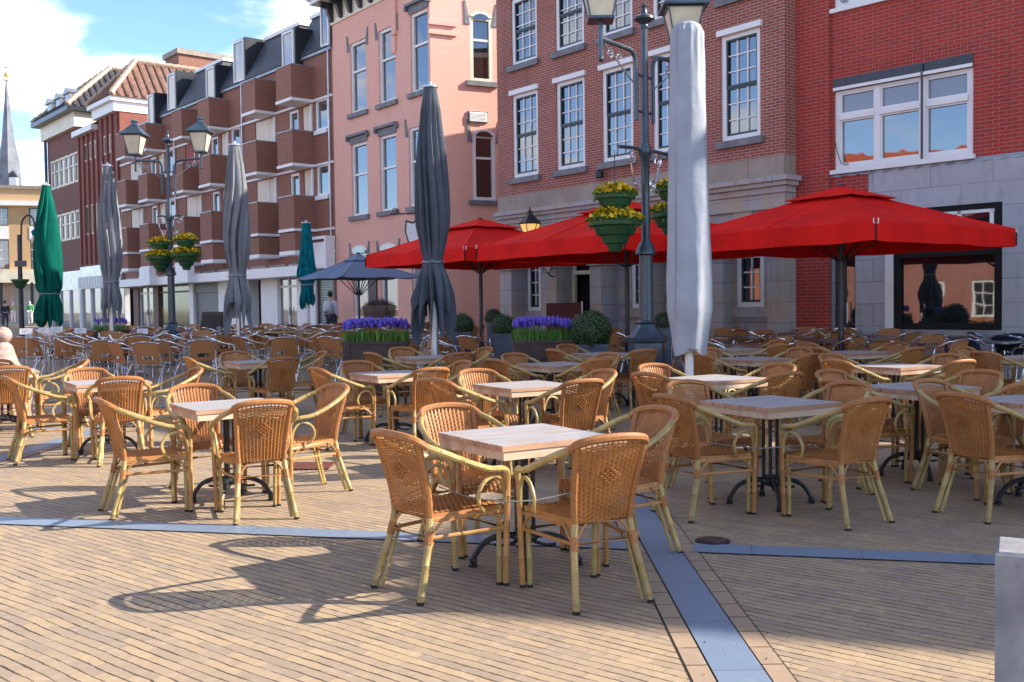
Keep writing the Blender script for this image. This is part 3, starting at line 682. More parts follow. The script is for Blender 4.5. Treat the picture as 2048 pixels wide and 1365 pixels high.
# ------------------------------------------------------------------ street lamps
def lantern(parent, c, s=1.0, paint=None):
    x, y, z = c; hw0, hw1, h = .15*s, .255*s, .56*s
    mb = MB(); g = lambda hw, zz: [(x-hw, y-hw, zz), (x+hw, y-hw, zz), (x+hw, y+hw, zz), (x-hw, y+hw, zz)]
    mb.hexa(g(hw0*1.15, z), g(hw0*1.15, z+.035*s))
    for i in range(4):
        a, b = g(hw0, z+.03*s)[i], g(hw1, z+h)[i]; mb.tube([a, b], .013*s, 5)
    rim0, rim1 = g(hw1*1.03, z+h-.01*s), g(hw1*1.03, z+h+.02*s)
    for i in range(4): mb.tube([rim0[i], rim0[(i+1) % 4]], .014*s, 5)
    lan = mb.build('lantern', paint, parent)
    mb = MB(); mb.hexa(g(hw0*.95, z+.036*s), g(hw1*.965, z+h-.004)); mb.build('lamp_glass', M['lamp_glass'], lan)
    mb = MB()
    prev = None
    for hw, zz in ((.33, h+.002), (.335, h+.03), (.21, h+.15), (.105, h+.27), (.095, h+.30)):
        ring = g(hw*s, z+zz*1.0 if zz == h+.002 else z+h+(zz-h)*s)
        if prev: mb.hexa(prev, ring)
        prev = ring
    mb.lathe([(.085*s, z+h+.30*s), (.085*s, z+h+.38*s), (.12*s, z+h+.385*s), (.09*s, z+h+.43*s), (.02*s, z+h+.45*s)], 10, x, y)
    mb.build('lamp_roof', M['lamp_blue'], lan)
def spiral(c, r0, r1, turns, a0, flip, ax):
    pts = []
    for i in range(int(14*turns)+1):
        t = i/(14*turns); a = a0+flip*turns*2*math.pi*t; r = lerp(r0, r1, t)
        pts.append(Vector(c)+ax*(r*math.cos(a))+Vector((0, 0, r*math.sin(a))))
    return pts
def basket(px, py, Y, ztop, label, s=1.0):
    p = at(px, py, Y); root = thing('hanging_basket', label, 'flower basket', p); rnd = random.Random(int(px))
    def bowl(z, sc, nm):
        mb = MB(); mb.lathe([(.02, z-.36*sc), (.075*sc, z-.36*sc), (.11*sc, z-.27*sc), (.15*sc, z-.26*sc), (.18*sc, z-.17*sc), (.23*sc, z-.16*sc), (.27*sc, z-.06*sc), (.325*sc, z-.045*sc), (.33*sc, z), (.30*sc, z), (.1, z-.03)], 22)
        b = mb.build(nm, M['tub_green'], root, True)
        f = MB(); g = MB()
        for _ in range(90):
            a = rnd.uniform(0, 6.28); r = .33*sc*rnd.uniform(.93, 1.06); zz = z+rnd.uniform(-.10, .04)*sc; w = rnd.uniform(.015, .03); c = Vector((r*math.cos(a), r*math.sin(a), zz)); q = Euler((rnd.uniform(-1, 1), rnd.uniform(-1, 1), a)).to_matrix()
            g.add([c+q @ Vector(v) for v in ((-w, 0, 0), (0, -w*.5, .004), (w, 0, 0), (0, w*.5, .004))], [(0, 1, 2, 3)])
        for _ in range(420):
            a = rnd.uniform(0, 2*math.pi); r = math.sqrt(rnd.random())*.345*sc; dome = .17*sc*(1-(r/(.4*sc))**2)
            c = Vector((r*math.cos(a), r*math.sin(a), z+dome*rnd.uniform(.5, 1.25)+.01)); w = rnd.uniform(.022, .040)
            q = Euler((rnd.uniform(-.9, .9), rnd.uniform(-.9, .9), a)).to_matrix(); tgt = f if rnd.random() < .60 else g
            pts = [c+q @ Vector((w*math.cos(k*1.2566+rnd.uniform(-.2, .2)), w*math.sin(k*1.2566), .006*(k % 2))) for k in range(5)]
            if tgt is g: pts = [c+q @ Vector(v)*1.2-Vector((0, 0, .02)) for v in ((-w, -w*.4, 0), (w, -w*.4, .01), (w, w*.5, 0), (-w, w*.4, .01))]
            tgt.add(pts, [tuple(range(len(pts)))])
        lf = MB(); lf.lathe([(.31*sc, z-.01), (.29*sc, z+.04*sc), (.16*sc, z+.075*sc), (.02, z+.085*sc)], 14, cap=False)
        g.v += []; pl = f.build('flowers', M['yellow'], b); g.build('leaves', M['grass_leaf'], b); lf.build('foliage', M['leaf'], b)
    bowl(.12*s, .78*s, 'bowl'); bowl(-.20*s, 1.0*s, 'bowl')
    mb = MB(); L = ztop-p.z; k = int(L/.06)
    mb.tube([(0, 0, -.2), (0, 0, L)], .006, 5)
    for i in range(3, k): mb.sphere((0, 0, i*.06), .013, 6, 4, (.7, .7, 1.6))
    mb.build('chain', M['chain'], root)
    return root
def street_lamp(px, Y, label, arms, ztop, zl, bask, scale):
    base = at(px, 640, Y); base.z = gz(Y); root = thing('street_lamp', label, 'street lamp', base); S = scale; z0 = base.z
    OCC.append(Vector((base.x, base.y, 0)))
    Z = lambda py, x=px: at(x, py, Y).z-z0
    zb, zc, za, zt = arms['collar'], arms['bracket'], arms['arm'], ztop
    mb = MB(); mb.lathe([(.30*S, 0), (.30*S, .08), (.27*S, .1), (.26*S, arms['ped']-.22), (.30*S, arms['ped']-.2), (.31*S, arms['ped']-.14), (.24*S, arms['ped']-.1), (.15*S, arms['ped']), (.13*S, arms['ped']+.04), (.165*S, arms['ped']+.07), (.12*S, arms['ped']+.1)], 8); mb.build('base', M['metal_dark'], root)
    mb = MB(); mb.lathe([(.105*S, arms['ped']+.08), (.098*S, zb-.1), (.10*S, zb-.08), (.15*S, zb-.06), (.15*S, zb-.03), (.10*S, zb+.08), (.06*S, zb+.14), (.058*S, zc-.1), (.09*S, zc-.06), (.095*S, zc), (.055*S, zc+.1), (.047*S, za), (.045*S, zt-.35)], 12)
    mb.lathe([(.045*S, zt-.36), (.06*S, zt-.33), (.06*S, zt-.30), (.045*S, zt-.28), (.15*S, zt-.22), (.145*S, zt-.19), (.05*S, zt-.14), (.045*S, zt-.08), (.03*S, zt-.06), (.045*S, zt-.03), (.03*S, zt), (.008, zt+.02)], 12)
    pole = mb.build('pole', M['metal_dark'], root, True)
    ax = Vector((math.cos(arms['ang']), math.sin(arms['ang']), 0))
    for sgn in (-1, 1):
        L = arms['len']; d = ax*sgn; V = lambda r, z: tuple(d*r+Vector((0, 0, z)))
        mb = MB(); r1 = .20*S
        mb.tube([V(r1, za-.95*S), V(r1, za-.5*S), V(r1, za-.16*S), V(r1+.06*S, za-.04*S), V(r1+.16*S, za), V(L*.7, za+.015), V(L, za+.03)], .032*S, 8, sub=2)
        mb.tube([V(.03, za-.32*S), V(r1, za-.32*S)], .02*S, 6); mb.tube([V(.03, za-.82*S), V(r1, za-.82*S)], .02*S, 6)
        mb.tube([V(L, za-.22*S), V(L, zl-.12*S)], .032*S, 8); mb.sphere(V(L, za-.24*S), .04*S, 8, 6)
        for q in (-1, 1): mb.tube([V(L+q*.01, za+.22*S), V(L+q*.07*S, za+.3*S), V(L+q*.13*S, zl-.02)], .012*S, 5, sub=3)
        arm = mb.build('lamp_arm', M['metal_dark'], root, True)
        mb = MB(); mb.tube([V(L-.08*S, za-.02), V(r1+.05*S, za-.45*S)], .011*S, 5)
        for (cr, cz, r0) in ((L*.80, -.13, .075), (L*.60, -.15, .07)): mb.tube(spiral(V(cr, za+cz*S), r0*S, .02*S, 1.4, math.pi/2, 1, d), .0095*S, 5)
        mb.build('scroll', M['lead'], arm, True)
        mb = MB(); Lb = arms['blen']; mb.tube([V(.05*S, zc-.5*S), V(.07*S, zc-.2*S), V(.12*S, zc-.04*S), V(.22*S, zc), V(Lb, zc-.02*S)], .026*S, 7, sub=2)
        br = mb.build('basket_bracket', M['metal_dark'], root, True)
        mb = MB(); mb.tube(spiral(V(.30*S, zc-.14*S), .10*S, .025*S, 1.5, math.pi*.6, -1, d), .012*S, 5); mb.tube(spiral(V(.17*S, zc-.48*S), .085*S, .02*S, 1.5, -math.pi*.6, 1, d), .012*S, 5); mb.tube([V(.33*S, zc-.22*S), V(.29*S, zc-.38*S), V(.2*S, zc-.55*S)], .012*S, 5, sub=2)
        mb.build('scroll', M['alu'], br, True)
        lantern(root, V(L, zl-.12*S), S, M['metal_dark'])
    return root, base
def lamp_params(px, Y, ped, collar, bracket, arm, top, lanb, lx, bx):
    b = at(px, 640, Y); z0 = gz(Y); Z = lambda py: at(px, py, Y).z-z0
    return dict(ped=Z(ped), collar=Z(collar), bracket=Z(bracket), arm=Z(arm), len=lx*Y/F_PX, blen=bx*Y/F_PX, ang=R_(-20)), Z(top), Z(lanb)
A1, zt1, zl1 = lamp_params(1293, 14.2, 655, 500, 300, 108, 8, 54, 140, 88)
A1['ang'] = R_(47); street_lamp(1293, 14.2, 'dark blue street lamp with two lanterns beside the pale covered parasol', A1, zt1, zl1, None, 1.0)
A2, zt2, zl2 = lamp_params(344, 23.0, 652, 545, 432, 322, 263, 300, 70, 26)
A2['ang'] = R_(-9); street_lamp(344, 23.0, 'slender street lamp with two lanterns before the brown apartments', A2, zt2, zl2, None, .8)
basket(1230, 412, 13.8, at(1228, 302, 13.8).z, 'two tier green hanging basket of yellow flowers, west side of the bigger street lamp', 1.12)
basket(1350, 398, 14.6, at(1350, 292, 14.6).z, 'two tier green hanging basket half hidden by the pale covered parasol', 1.12)
basket(321, 498, 23.0, at(321, 438, 23).z, 'lower two tier hanging basket of yellow flowers on the slender street lamp', .98)
basket(372, 492, 22.7, at(372, 428, 23).z, 'higher two tier hanging basket of yellow flowers on the slender street lamp', .98)
# curved lamp near the yellow building
def crook_lamp():
    b = at(43, 640, 32.0); b.z = gz(32); root = thing('crook_street_lamp', 'dark crook shaped street lamp with a globe and a sign plate', 'street lamp', b); k = 32/F_PX
    Z = lambda py: at(43, py, 32).z-b.z
    mb = MB(); mb.tube([(0, 0, 0), (0, 0, Z(470))], [.09, .06], 10); mb.tube([(.05, 0, Z(530)), (.08, 0, Z(460)), (.14, 0, Z(440)), (.32, 0, Z(431)), (.48, 0, Z(440)), (.52, 0, Z(462))], .03, 8, sub=3); mb.build('pole', M['poleblack'], root, True)
    mb = MB(); mb.lathe([(.06, Z(460)), (.12, Z(464)), (.10, Z(470)), (.08, Z(472))], 12, .52, 0); mb.build('lamp_cap', M['teal_cloth'], root, True)
    mb = MB(); mb.sphere((.52, 0, Z(480)), .13, 14, 10, (1, 1, 1.2)); mb.build('lamp_globe', M['lamp_glass'], root, True)
    mb = MB(); mb.box(-.12, .26, -.10, -.08, Z(534), Z(522)); mb.build('sign_plate', M['metal_dark'], root)
    mb = MB(); mb.lathe([(.05, Z(578)), (.12, Z(576)), (.22, Z(565)), (.27, Z(562)), (.27, Z(559)), (.05, Z(559))], 14, 0, -.02); bw = mb.build('flower_bowl', M['tub_green'], root, True)
crook_lamp()
# ------------------------------------------------------------------ plants
def bush(px, py, Y, rpx, label, n=2600, potw=.7, pot=True):
    c = at(px, py, Y); r = rpx*Y/F_PX; z0 = gz(Y); root = thing('box_bush', label, 'bush', (c.x, c.y, z0)); zc = c.z-z0; rnd = random.Random(int(px))
    mb = MB(); mb.sphere((0, 0, zc), r*.86, 20, 14); mb.build('core', M['leaf_core'], root, True)
    mb = MB()
    for i in range(n):
        z = rnd.uniform(-1, 1); a = rnd.uniform(0, 2*math.pi); h = math.sqrt(1-z*z); d = Vector((h*math.cos(a), h*math.sin(a), z))
        rr = r*(rnd.uniform(.86, 1.03)+.035*math.sin(5*a+z*4)); p = d*rr+Vector((0, 0, zc)); w = r*rnd.uniform(.045, .085)
        u = d.orthogonal().normalized(); u.rotate(Matrix.Rotation(rnd.uniform(0, 6.28), 3, d)); v = d.cross(u); u = (u+d*rnd.uniform(-.5, .9)).normalized()
        mb.add([p-u*w*.7, p-v*w*.5, p+u*w, p+v*w*.5], [(0, 1, 2, 3)])
    mb.build('foliage', M['leaf'], root)
    if pot:
        q = r*potw; mb = MB(); hb = zc-r*.72
        mb.hexa([(-q*.85, -q*.85, 0), (q*.85, -q*.85, 0), (q*.85, q*.85, 0), (-q*.85, q*.85, 0)], [(-q, -q, hb), (q, -q, hb), (q, q, hb), (-q, q, hb)]); mb.box(-q*1.06, q*1.06, -q*1.06, q*1.06, hb+.001, hb+.05); mb.build('pot', M['pot_blue'], root)
    OCC.append(Vector((c.x, c.y, 0)))
bush(1181, 664, 15.6, 43, 'largest clipped box bush, beside the purple flowers', 4200)
bush(1007, 654, 17.6, 26, 'round box bush in a blue grey pot, just west of the purple flower planter')
bush(924, 651, 18.4, 25, 'round box bush right behind the charcoal folded parasol')
bush(987, 636, 20.6, 19, 'smallest box bush, behind the row by the pink wall', 1600)
bush(1326, 647, 16.6, 21, 'box bush in a blue grey pot behind the lamp post foot', 1800)
def planter(px0, px1, ytop, Y, label, hgt, nfl, seed, boxm, ang=R_(4), fh=.36):
    a, b = at(px0, ytop, Y), at(px1, ytop, Y); w = (b.x-a.x)/2; c = (a+b)/2; z0 = gz(Y); hz = c.z-z0; d = min(w*.6, .34); rnd = random.Random(seed)
    root = thing('flower_planter', label, 'planter', (c.x, c.y, z0), ang)
    mb = MB(); t = .03
    mb.box(-w, w, -d, -d+t, 0, hz); mb.box(-w, w, d-t, d, 0, hz); mb.box(-w, -w+t, -d+t+.001, d-t-.001, 0, hz); mb.box(w-t, w, -d+t+.001, d-t-.001, 0, hz)
    mb.box(-w-.03, w+.03, -d-.03, -d-.001, hz-.03, hz+.02); mb.box(-w-.03, w+.03, d+.001, d+.03, hz-.03, hz+.02); mb.box(-w-.03, -w-.001, -d, d, hz-.03, hz+.02); mb.box(w+.001, w+.03, -d, d, hz-.03, hz+.02)
    for x in (-w, w-.1): mb.box(x, x+.1, -d-.025, -d-.001, .02, hz-.031)
    mb.box(-w+.101, w-.101, -d-.02, -d-.001, hz*.42, hz*.52)
    mb.build('box', boxm, root)
    mb = MB(); mb.box(-w+t+.002, w-t-.002, -d+t+.002, d-t-.002, hz-.09, hz-.05); mb.build('soil', M['soil'], root)
    lf = MB(); fl = MB()
    for i in range(nfl*4):
        x, y = rnd.uniform(-w*1.02, w*1.02), rnd.uniform(-d, d); L = rnd.uniform(.5, 1.0)*fh*.80; aa = rnd.uniform(0, 6.28); bend = rnd.uniform(.02, .09); cc, ss = math.cos(aa), math.sin(aa); q = .006
        p = [(x, y, hz-.05), (x+bend*.35*cc, y+bend*.35*ss, hz-.05+L*.65), (x+bend*cc, y+bend*ss, hz-.05+L)]
        lf.add([(p[0][0]-q*ss, p[0][1]+q*cc, p[0][2]), (p[0][0]+q*ss, p[0][1]-q*cc, p[0][2]), (p[1][0]+q*ss, p[1][1]-q*cc, p[1][2]), (p[1][0]-q*ss, p[1][1]+q*cc, p[1][2]), p[2]], [(0, 1, 2, 3), (3, 2, 4)])
    for i in range(nfl):
        x, y = rnd.uniform(-w, w), rnd.uniform(-d*.95, d*.95); z = hz-.05+fh*rnd.uniform(.74, 1.02)+.04*(1-(x/w)**2); s = rnd.uniform(.8, 1.25); k = rnd.uniform(-.02, .02)
        fl.xf = Matrix.Translation((x, y, z)) @ Euler((rnd.uniform(-.2, .2), rnd.uniform(-.2, .2), 0)).to_matrix().to_4x4()
        fl.lathe([(.008*s, -.035*s), (.018*s, -.02*s), (.019*s, .0), (.012*s, .03*s), (.003, .05*s)], 6); fl.xf = None
    lf.build('leaves', M['grass_leaf'], root); fl.build('flowers', M['purple'], root)
    OCC.append(Vector((c.x, c.y, 0)))
planter(690, 816, 684, 16.0, 'dark wooden planter of deep purple grape hyacinths beside the charcoal parasol', .9, 230, 2, M['planter_wood'])
planter(1027, 1143, 682, 15.8, 'brown wooden planter of bright violet grape hyacinths beside the big box bush', .85, 250, 3, M['planter_wood'])
planter(190, 252, 662, 23.6, 'low dark planter of blue flowers at the foot of the silver parasol', .7, 90, 5, M['planter_wood'], fh=.3)
# ------------------------------------------------------------------ terraces of aluminium chairs (after everything that stands among them)
terrace(-11.2, -1.4, 14.8, 27.5, lambda p: p.x > -.47*p.y and p.y > 17.2-.12*(p.x+1.4) and not (p.y < 19.9 and p.x < -5.2), LEFT_G, 'aluminium chair with brown woven back in the crowded middle of the west terrace',
        'brown cafe table lost among the aluminium chairs of the west terrace', 'cafe tables of the west terrace', R_(35), 1.62, 1.55, 92)
terrace(2.0, 8.0, 13.6, 20.0, lambda p: p.y > 15.2 and (Vector((p.x-5.75, p.y-20.25)).dot(Vector((-.734, -.679))) > 1.0) and p.x < .44*p.y, RIGHT_G, 'aluminium chair with brown woven back under the red parasols',
        'brown cafe table under the red parasols', 'cafe tables under the red parasols', R_(-50), 1.75, 1.7, 44)
for i, (px, h) in enumerate([((1445, 690), 200), ((1545, 690), 60), ((1600, 693), -110), ((1655, 690), 35), ((1700, 688), 35), ((1270, 700), -20), ((955, 706), 40), ((900, 712), 70), ((1010, 692), -160)]):
    p = on(px[0], px[1]+8, .44)
    if free(p, .38): OCC.append(p); alu(p, R_(-h), '%s aluminium chair from the west in the row before the red parasols' % ('%s' % ORD[sorted([1445, 1545, 1600, 1655, 1700, 1270, 955, 900, 1010]).index(px[0])]), RIGHT_G)
bl_c = make_alu_chair('black_cafe_chair', M['black_weave'], 'black woven chair at the grey tables by the stone pier'); used_bl = [False]
bl_t = make_cafe_table('cafe_table', 'pale grey cafe table among the black chairs', M['lead']); used_bt = [False]
for i, (x, y) in enumerate(((1985, 684), (2060, 678))):
    p = on(x, y, .74); t = inst(bl_t, used_bt); t.location = p; t.rotation_euler.z = R_(-45); tag(t, ('pale grey cafe table among the black chairs', 'pale grey cafe table behind the black chairs, at the edge')[i], 'table', 'grey tables with black chairs')
    for k in range(4):
        a = R_(-45+90*k+random.uniform(-8, 8)); q = p+Vector((math.cos(a), math.sin(a), 0))*.58; c = inst(bl_c, used_bl); c.location = (q.x, q.y, gz(q.y)); c.rotation_euler.z = a+math.pi/2
        tag(c, 'black woven chair at the grey tables by the stone pier', 'chair', 'black chairs by the stone pier')
wc = make_wicker_chair(); used_w = [False]; wt = make_cafe_table('round_table', 'round pale green table', M['top_pale'], False); used_wt = [False]
k = 0
for (x, y) in ((512, 662), (560, 659), (598, 664), (640, 660), (560, 650), (610, 652), (655, 651), (690, 655), (520, 668), (705, 662), (668, 664), (388, 665), (345, 668)):
    p = on(x, y+6, .74)
    if p.y > 31: p = Vector((p.x*31/p.y, 31, gz(31)))
    if not free(p, .9): continue
    t = inst(wt, used_wt); t.location = p; tag(t, 'round pale green table of the far terrace before the white shopfront', 'table', 'round tables of the far terrace'); OCC.append(p)
    for j in range(3):
        a = R_(120*j+40*k); q = p+Vector((math.cos(a), math.sin(a), 0))*.62
        if not free(q, .3): continue
        c = inst(wc, used_w); c.location = (q.x, q.y, gz(q.y)); c.rotation_euler.z = a+math.pi/2; tag(c, 'bamboo tub chair of the far terrace before the white shopfront', 'chair', 'bamboo tub chairs of the far terrace')
    k += 1
# ------------------------------------------------------------------ ground
def sheet(name, pts, z, m, nseg=1):
    mb = MB(); mb.add([(x, y, gz(y)+z) for x, y in pts], [tuple(range(len(pts)))]); return mb.build(name, m)
mb = MB(); ys = [-60, 12.5, 22.5, 90, 600]; xs = [-500, -60, 60, 500]
vs = [(x, y, gz(min(y, 90))) for y in ys for x in xs]
mb.add(vs, [(j*4+i, j*4+i+1, (j+1)*4+i+1, (j+1)*4+i) for j in range(4) for i in range(3)])
tag(mb.build('ground', M['paving']), kind='structure')
def strip(name, cx, cy, ang, L, w, z, m):
    mb = MB(); n = 24
    R = Matrix.Rotation(ang, 2); vs = []
    for i in range(n+1):
        for s in (-1, 1): vs.append(((i/n-.5)*L, s*w/2, 0))
    o = MB().add(vs, [(2*i, 2*i+2, 2*i+3, 2*i+1) for i in range(n)])
    for i, v in enumerate(o.v):
        yw = cy+v[0]*math.sin(ang)+v[1]*math.cos(ang); o.v[i] = (v[0], v[1], gz(yw)+z)
    b = o.build(name, m); b.location = (cx, cy, 0); b.rotation_euler.z = ang; return tag(b, kind='structure')
for (cx, cy, ang, L, w) in ((.885, 12.0, math.pi/2, 22.0, .205), (-5.15, 12.0, math.pi/2, 22, .22)):
    strip('paving_strip', cx, cy, ang, L, w, .0062, M['slab'])
    for s in (-1, 1):
        strip('paving_border', cx+s*(w/2+.052), cy, ang, L, .088, .0045, M['border']); strip('paving_joint', cx+s*(w/2+.052), cy, ang, L, .104, .0022, M['joint'])
a2 = math.atan2(5.59-7.0, 2.71+3.58)
def seg(x0, x1, z):
    f = lambda x: 7.0+(x+3.58)*math.tan(a2)
    strip('paving_strip', (x0+x1)/2, (f(x0)+f(x1))/2, a2, (x1-x0)/math.cos(a2), .215, z, M['slab']); strip('paving_joint', (x0+x1)/2, (f(x0)+f(x1))/2, a2, (x1-x0)/math.cos(a2), .232, .0033, M['joint'])
seg(-9, .70, .0065); seg(1.07, 9, .0065)
strip('paving_strip', (-9-5.3)/2, 12.8, a2, 4, .215, .0065, M['slab'])
dc = on(1425, 1084); t = thing('drain_cover', 'small round rusty drain cover beside the crossing slab strips', 'drain cover', dc)
mb = MB(); mb.lathe([(.085, .004), (.085, .016), (.07, .019), (.02, .02)], 24); mb.build('lid', mat('rusty_iron', (.07, .035, .028), .6, .2, ns=18, na=.5), t, True); mb = MB(); mb.lathe([(.105, .001), (.105, .010), (.088, .011), (.0875, .002)], 24); mb.build('rim', M['iron'], t, True)
g0 = on(622, 934); mb = MB()
for i in range(9): mb.box(-.2, .2, -.2+i*.047, -.2+i*.047+.022, .004, .016); mb.box(-.2+i*.047, -.2+i*.047+.022, -.2, .2, .003, .013)
tag(mb.build('drain_grate', mat('red_rust', (.20, .07, .05), .8, ns=12), None, loc=(g0.x, g0.y, 0)), 'square reddish iron drain grate between the front tables', 'drain grate')
# concrete block cut by the east edge
b = at(1990, 1104, 3.35); t = thing('concrete_block', 'grey concrete block with a pale top, cut by the east edge', 'block', (b.x, 3.35, 0), R_(-27))
mb = MB(); zt = b.z; c = .012
mb.hexa([(0, 0, 0), (.5, 0, 0), (.5, .26, 0), (0, .26, 0)], [(0, 0, zt-c), (.5, 0, zt-c), (.5, .26, zt-c), (0, .26, zt-c)]); mb.hexa([(0, 0, zt-c), (.5, 0, zt-c), (.5, .26, zt-c), (0, .26, zt-c)], [(c, c, zt), (.5-c, c, zt), (.5-c, .26-c, zt), (c, .26-c, zt)])
mb.build('body', M['concrete'], t)
b = at(4, 700, 13.6); b.z = gz(13.6); t = thing('stone_ornament', 'pale pink stone ornament with a ball on top, at the west edge', 'stone ornament', b); k = 13.6/F_PX; Zp = lambda py: at(4, py, 13.6).z-b.z
mb = MB(); mb.lathe([(.36, 0), (.36, .35), (.30, .38), (.26, Zp(738)), (.20, Zp(725)), (.165, Zp(708)), (.13, Zp(692)), (.07, Zp(684))], 18); mb.build('body', M['pinkstone'], t, True)
mb = MB(); mb.sphere((.02, 0, Zp(671)), .115, 18, 12); mb.build('ball', M['pinkstone'], t, True)
# ------------------------------------------------------------------ facades: local x along the wall (to the viewer's right), y into the building, z up
class Fac:
    def __init__(s, X, Y, d):
        s.o = Vector((X, Y)); s.d = Vector(d).normalized(); s.n = Vector((-s.d.y, s.d.x)); s.rz = math.atan2(s.d.y, s.d.x); s.z0 = gz(min(Y, 90))
    def px(s, px, py, off=0.0):
        D = ray(px, py); o = s.o-s.n*off; t = (o.dot(s.n))/(D.x*s.n.x+D.y*s.n.y); p = CAM_POS+D*t
        return ((Vector((p.x, p.y))-s.o).dot(s.d), p.z-s.z0)
    def rect(s, TL, BR, off=0.0):
        a, b = s.px(*TL, off), s.px(*BR, off); return (a[0], b[0], b[1], a[1])
    def w(s, x, y=0.0): return s.o+s.d*x+s.n*y
    def thing(s, name, label, cat, group=None): return thing(name, label, cat, (s.o.x, s.o.y, s.z0), s.rz, group)
def wall(mb, x0, x1, z0, z1, holes, depth=.16, y=0.0, back=None):
    """wall sheet at y with rectangular openings and their reveals; holes (x0,x1,z0,z1[,depth])"""
    hs = [h if len(h) > 4 else (*h, depth) for h in holes]
    xs = sorted({x0, x1, *[v for h in hs for v in h[:2] if x0 < v < x1]}); zs = sorted({z0, z1, *[v for h in hs for v in h[2:4] if z0 < v < z1]})
    for i in range(len(xs)-1):
        for j in range(len(zs)-1):
            cx, cz = (xs[i]+xs[i+1])/2, (zs[j]+zs[j+1])/2
            if any(h[0] < cx < h[1] and h[2] < cz < h[3] for h in hs): continue
            mb.quad((xs[i], y, zs[j]), (xs[i+1], y, zs[j]), (xs[i+1], y, zs[j+1]), (xs[i], y, zs[j+1]))
    for (a, b, c, d, e) in hs:
        a, b, c, d = max(a, x0), min(b, x1), max(c, z0), min(d, z1)
        mb.quad((a, y, c), (a, y, d), (a, y+e, d), (a, y+e, c)); mb.quad((b, y, d), (b, y, c), (b, y+e, c), (b, y+e, d))
        mb.quad((a, y, d), (b, y, d), (b, y+e, d), (a, y+e, d)); mb.quad((b, y, c), (a, y, c), (a, y+e, c), (b, y+e, c))
def body(mb, x0, x1, z0, z1, dep, y=0.0, front=False):
    mb.quad((x0, y+dep, z0), (x0, y, z0), (x0, y, z1), (x0, y+dep, z1)); mb.quad((x1, y, z0), (x1, y+dep, z0), (x1, y+dep, z1), (x1, y, z1))
    mb.quad((x1, y+dep, z0), (x0, y+dep, z0), (x0, y+dep, z1), (x1, y+dep, z1)); mb.quad((x0, y, z1), (x1, y, z1), (x1, y+dep, z1), (x0, y+dep, z1))
def window(par, r, fm, gm, nx=1, nz=1, y=.10, fw=.07, bw=.028, sash=None, split=None, sill=None, name='window', sm=None, sillp=.10, splits=None, arch=0.0):
    """frame (part) > pane, sash, sill (sub-parts). split: height fraction of the meeting rail"""
    x0, x1, z0, z1 = r; mb = MB()
    mb.box(x0, x0+fw, y-.05, y+.05, z0, z1); mb.box(x1-fw, x1, y-.05, y+.05, z0, z1); mb.box(x0+fw, x1-fw, y-.05, y+.05, z1-fw, z1); mb.box(x0+fw, x1-fw, y-.05, y+.05, z0, z0+fw)
    if arch:
        cx = (x0+x1)/2; w = (x1-x0)/2; pts = [(x0, z1)]+[(cx+w*math.cos(math.pi-math.pi*i/12), z1-.004+arch*math.sin(math.pi*i/12)) for i in range(13)]
        mb.prism([(p[0], p[1]) for p in pts[1:]], -.03, y+.02)
    f = mb.build(name, fm, par); a, b, c, d = x0+fw, x1-fw, z0+fw, z1-fw
    mb = MB(); mb.box(a-.01, b+.01, y+.02, y+.03, c-.01, d+.01)
    if arch:
        cx = (x0+x1)/2; w = (b-a)/2; mb.prism([(cx+w*math.cos(math.pi-math.pi*i/12), z1-.07+(arch+.01)*math.sin(math.pi*i/12)) for i in range(13)], -.034, -.031)
    mb.build('pane', gm, f)
    if sash is not None or nx > 1 or nz > 1 or split:
        mb = MB(); e = .035
        if sash is not None:
            for (p, q, yy) in (((c+(d-c)*split, d, y-.012),)+((c, c+(d-c)*split, y+.004),) if split else ((c, d, y-.005),)):
                mb.box(a, a+e, yy-.02, yy+.014, p, q); mb.box(b-e, b, yy-.02, yy+.014, p, q); mb.box(a+e, b-e, yy-.02, yy+.014, q-e, q); mb.box(a+e, b-e, yy-.02, yy+.014, p, p+e*1.5)
            mb.build('sash', sash, f)
        mb = MB()
        if nx > 1 or nz > 1:
            for i in range(1, nx): x = a+(b-a)*i/nx; mb.box(x-bw/2, x+bw/2, y-.012, y+.022, c+.003, d-.003)
            for j in range(1, nz):
                z = c+(d-c)*j/nz; mb.box(a+.003, b-.003, y-.010, y+.021, z-bw/2, z+bw/2)
        if split and sash is None: z = c+(d-c)*split; mb.box(a, b, y-.03, y+.019, z-.035, z+.035)
        if splits:
            for u in splits: x = a+(b-a)*u; mb.box(x-.045, x+.045, y-.028, y+.018, c, d)
        if mb.v: mb.build('glazing_bar', M['white'], f)
    if sill is not None:
        mb = MB(); mb.box(x0-sillp, x1+sillp, -.10, y+.03, z0-.15, z0-.004); mb.build('sill', sill, f)
    return f
# ---------------- A: brown-red building with sash windows over a stone ground floor
A = Fac(1.51, 25.0, (.616, -.788)); rA = A.thing('brick_building', 'brown red brick building with white sash windows over a grey stone ground floor', 'building')
sL, sR = A.px(996, 300)[0], A.px(1569, 200)[0]
zBand1 = .5*(A.px(1000, 394)[1]+A.px(1572, 311)[1]); zCor = .5*(A.px(1000, 432)[1]+A.px(1500, 358)[1]); zTop = A.px(1000, 2)[1]
zB0 = zCor+.02
wins = [((1024, 190), (1077, 347)), ((1111.5, 164), (1170.6, 332)), ((1203, 140), (1267, 316)), ((1304.7, 111), (1374, 295)), ((1441, 78), (1521, 280))]
r1 = [A.rect(*w) for w in wins]; zt = sum(r[3] for r in r1)/5; zb = sum(r[2] for r in r1)/5; r1 = [(r[0], r[1], zb, zt) for r in r1]
u2 = A.rect((1026, 17), (1072, 120)); u3 = A.rect((1203, -45), (1265, 56)); zu0 = (u2[2]+u3[2])/2; r2 = [(r[0], r[1], zu0, zu0+1.75) for r in r1]
zTop = max(zTop, zu0+2.0)
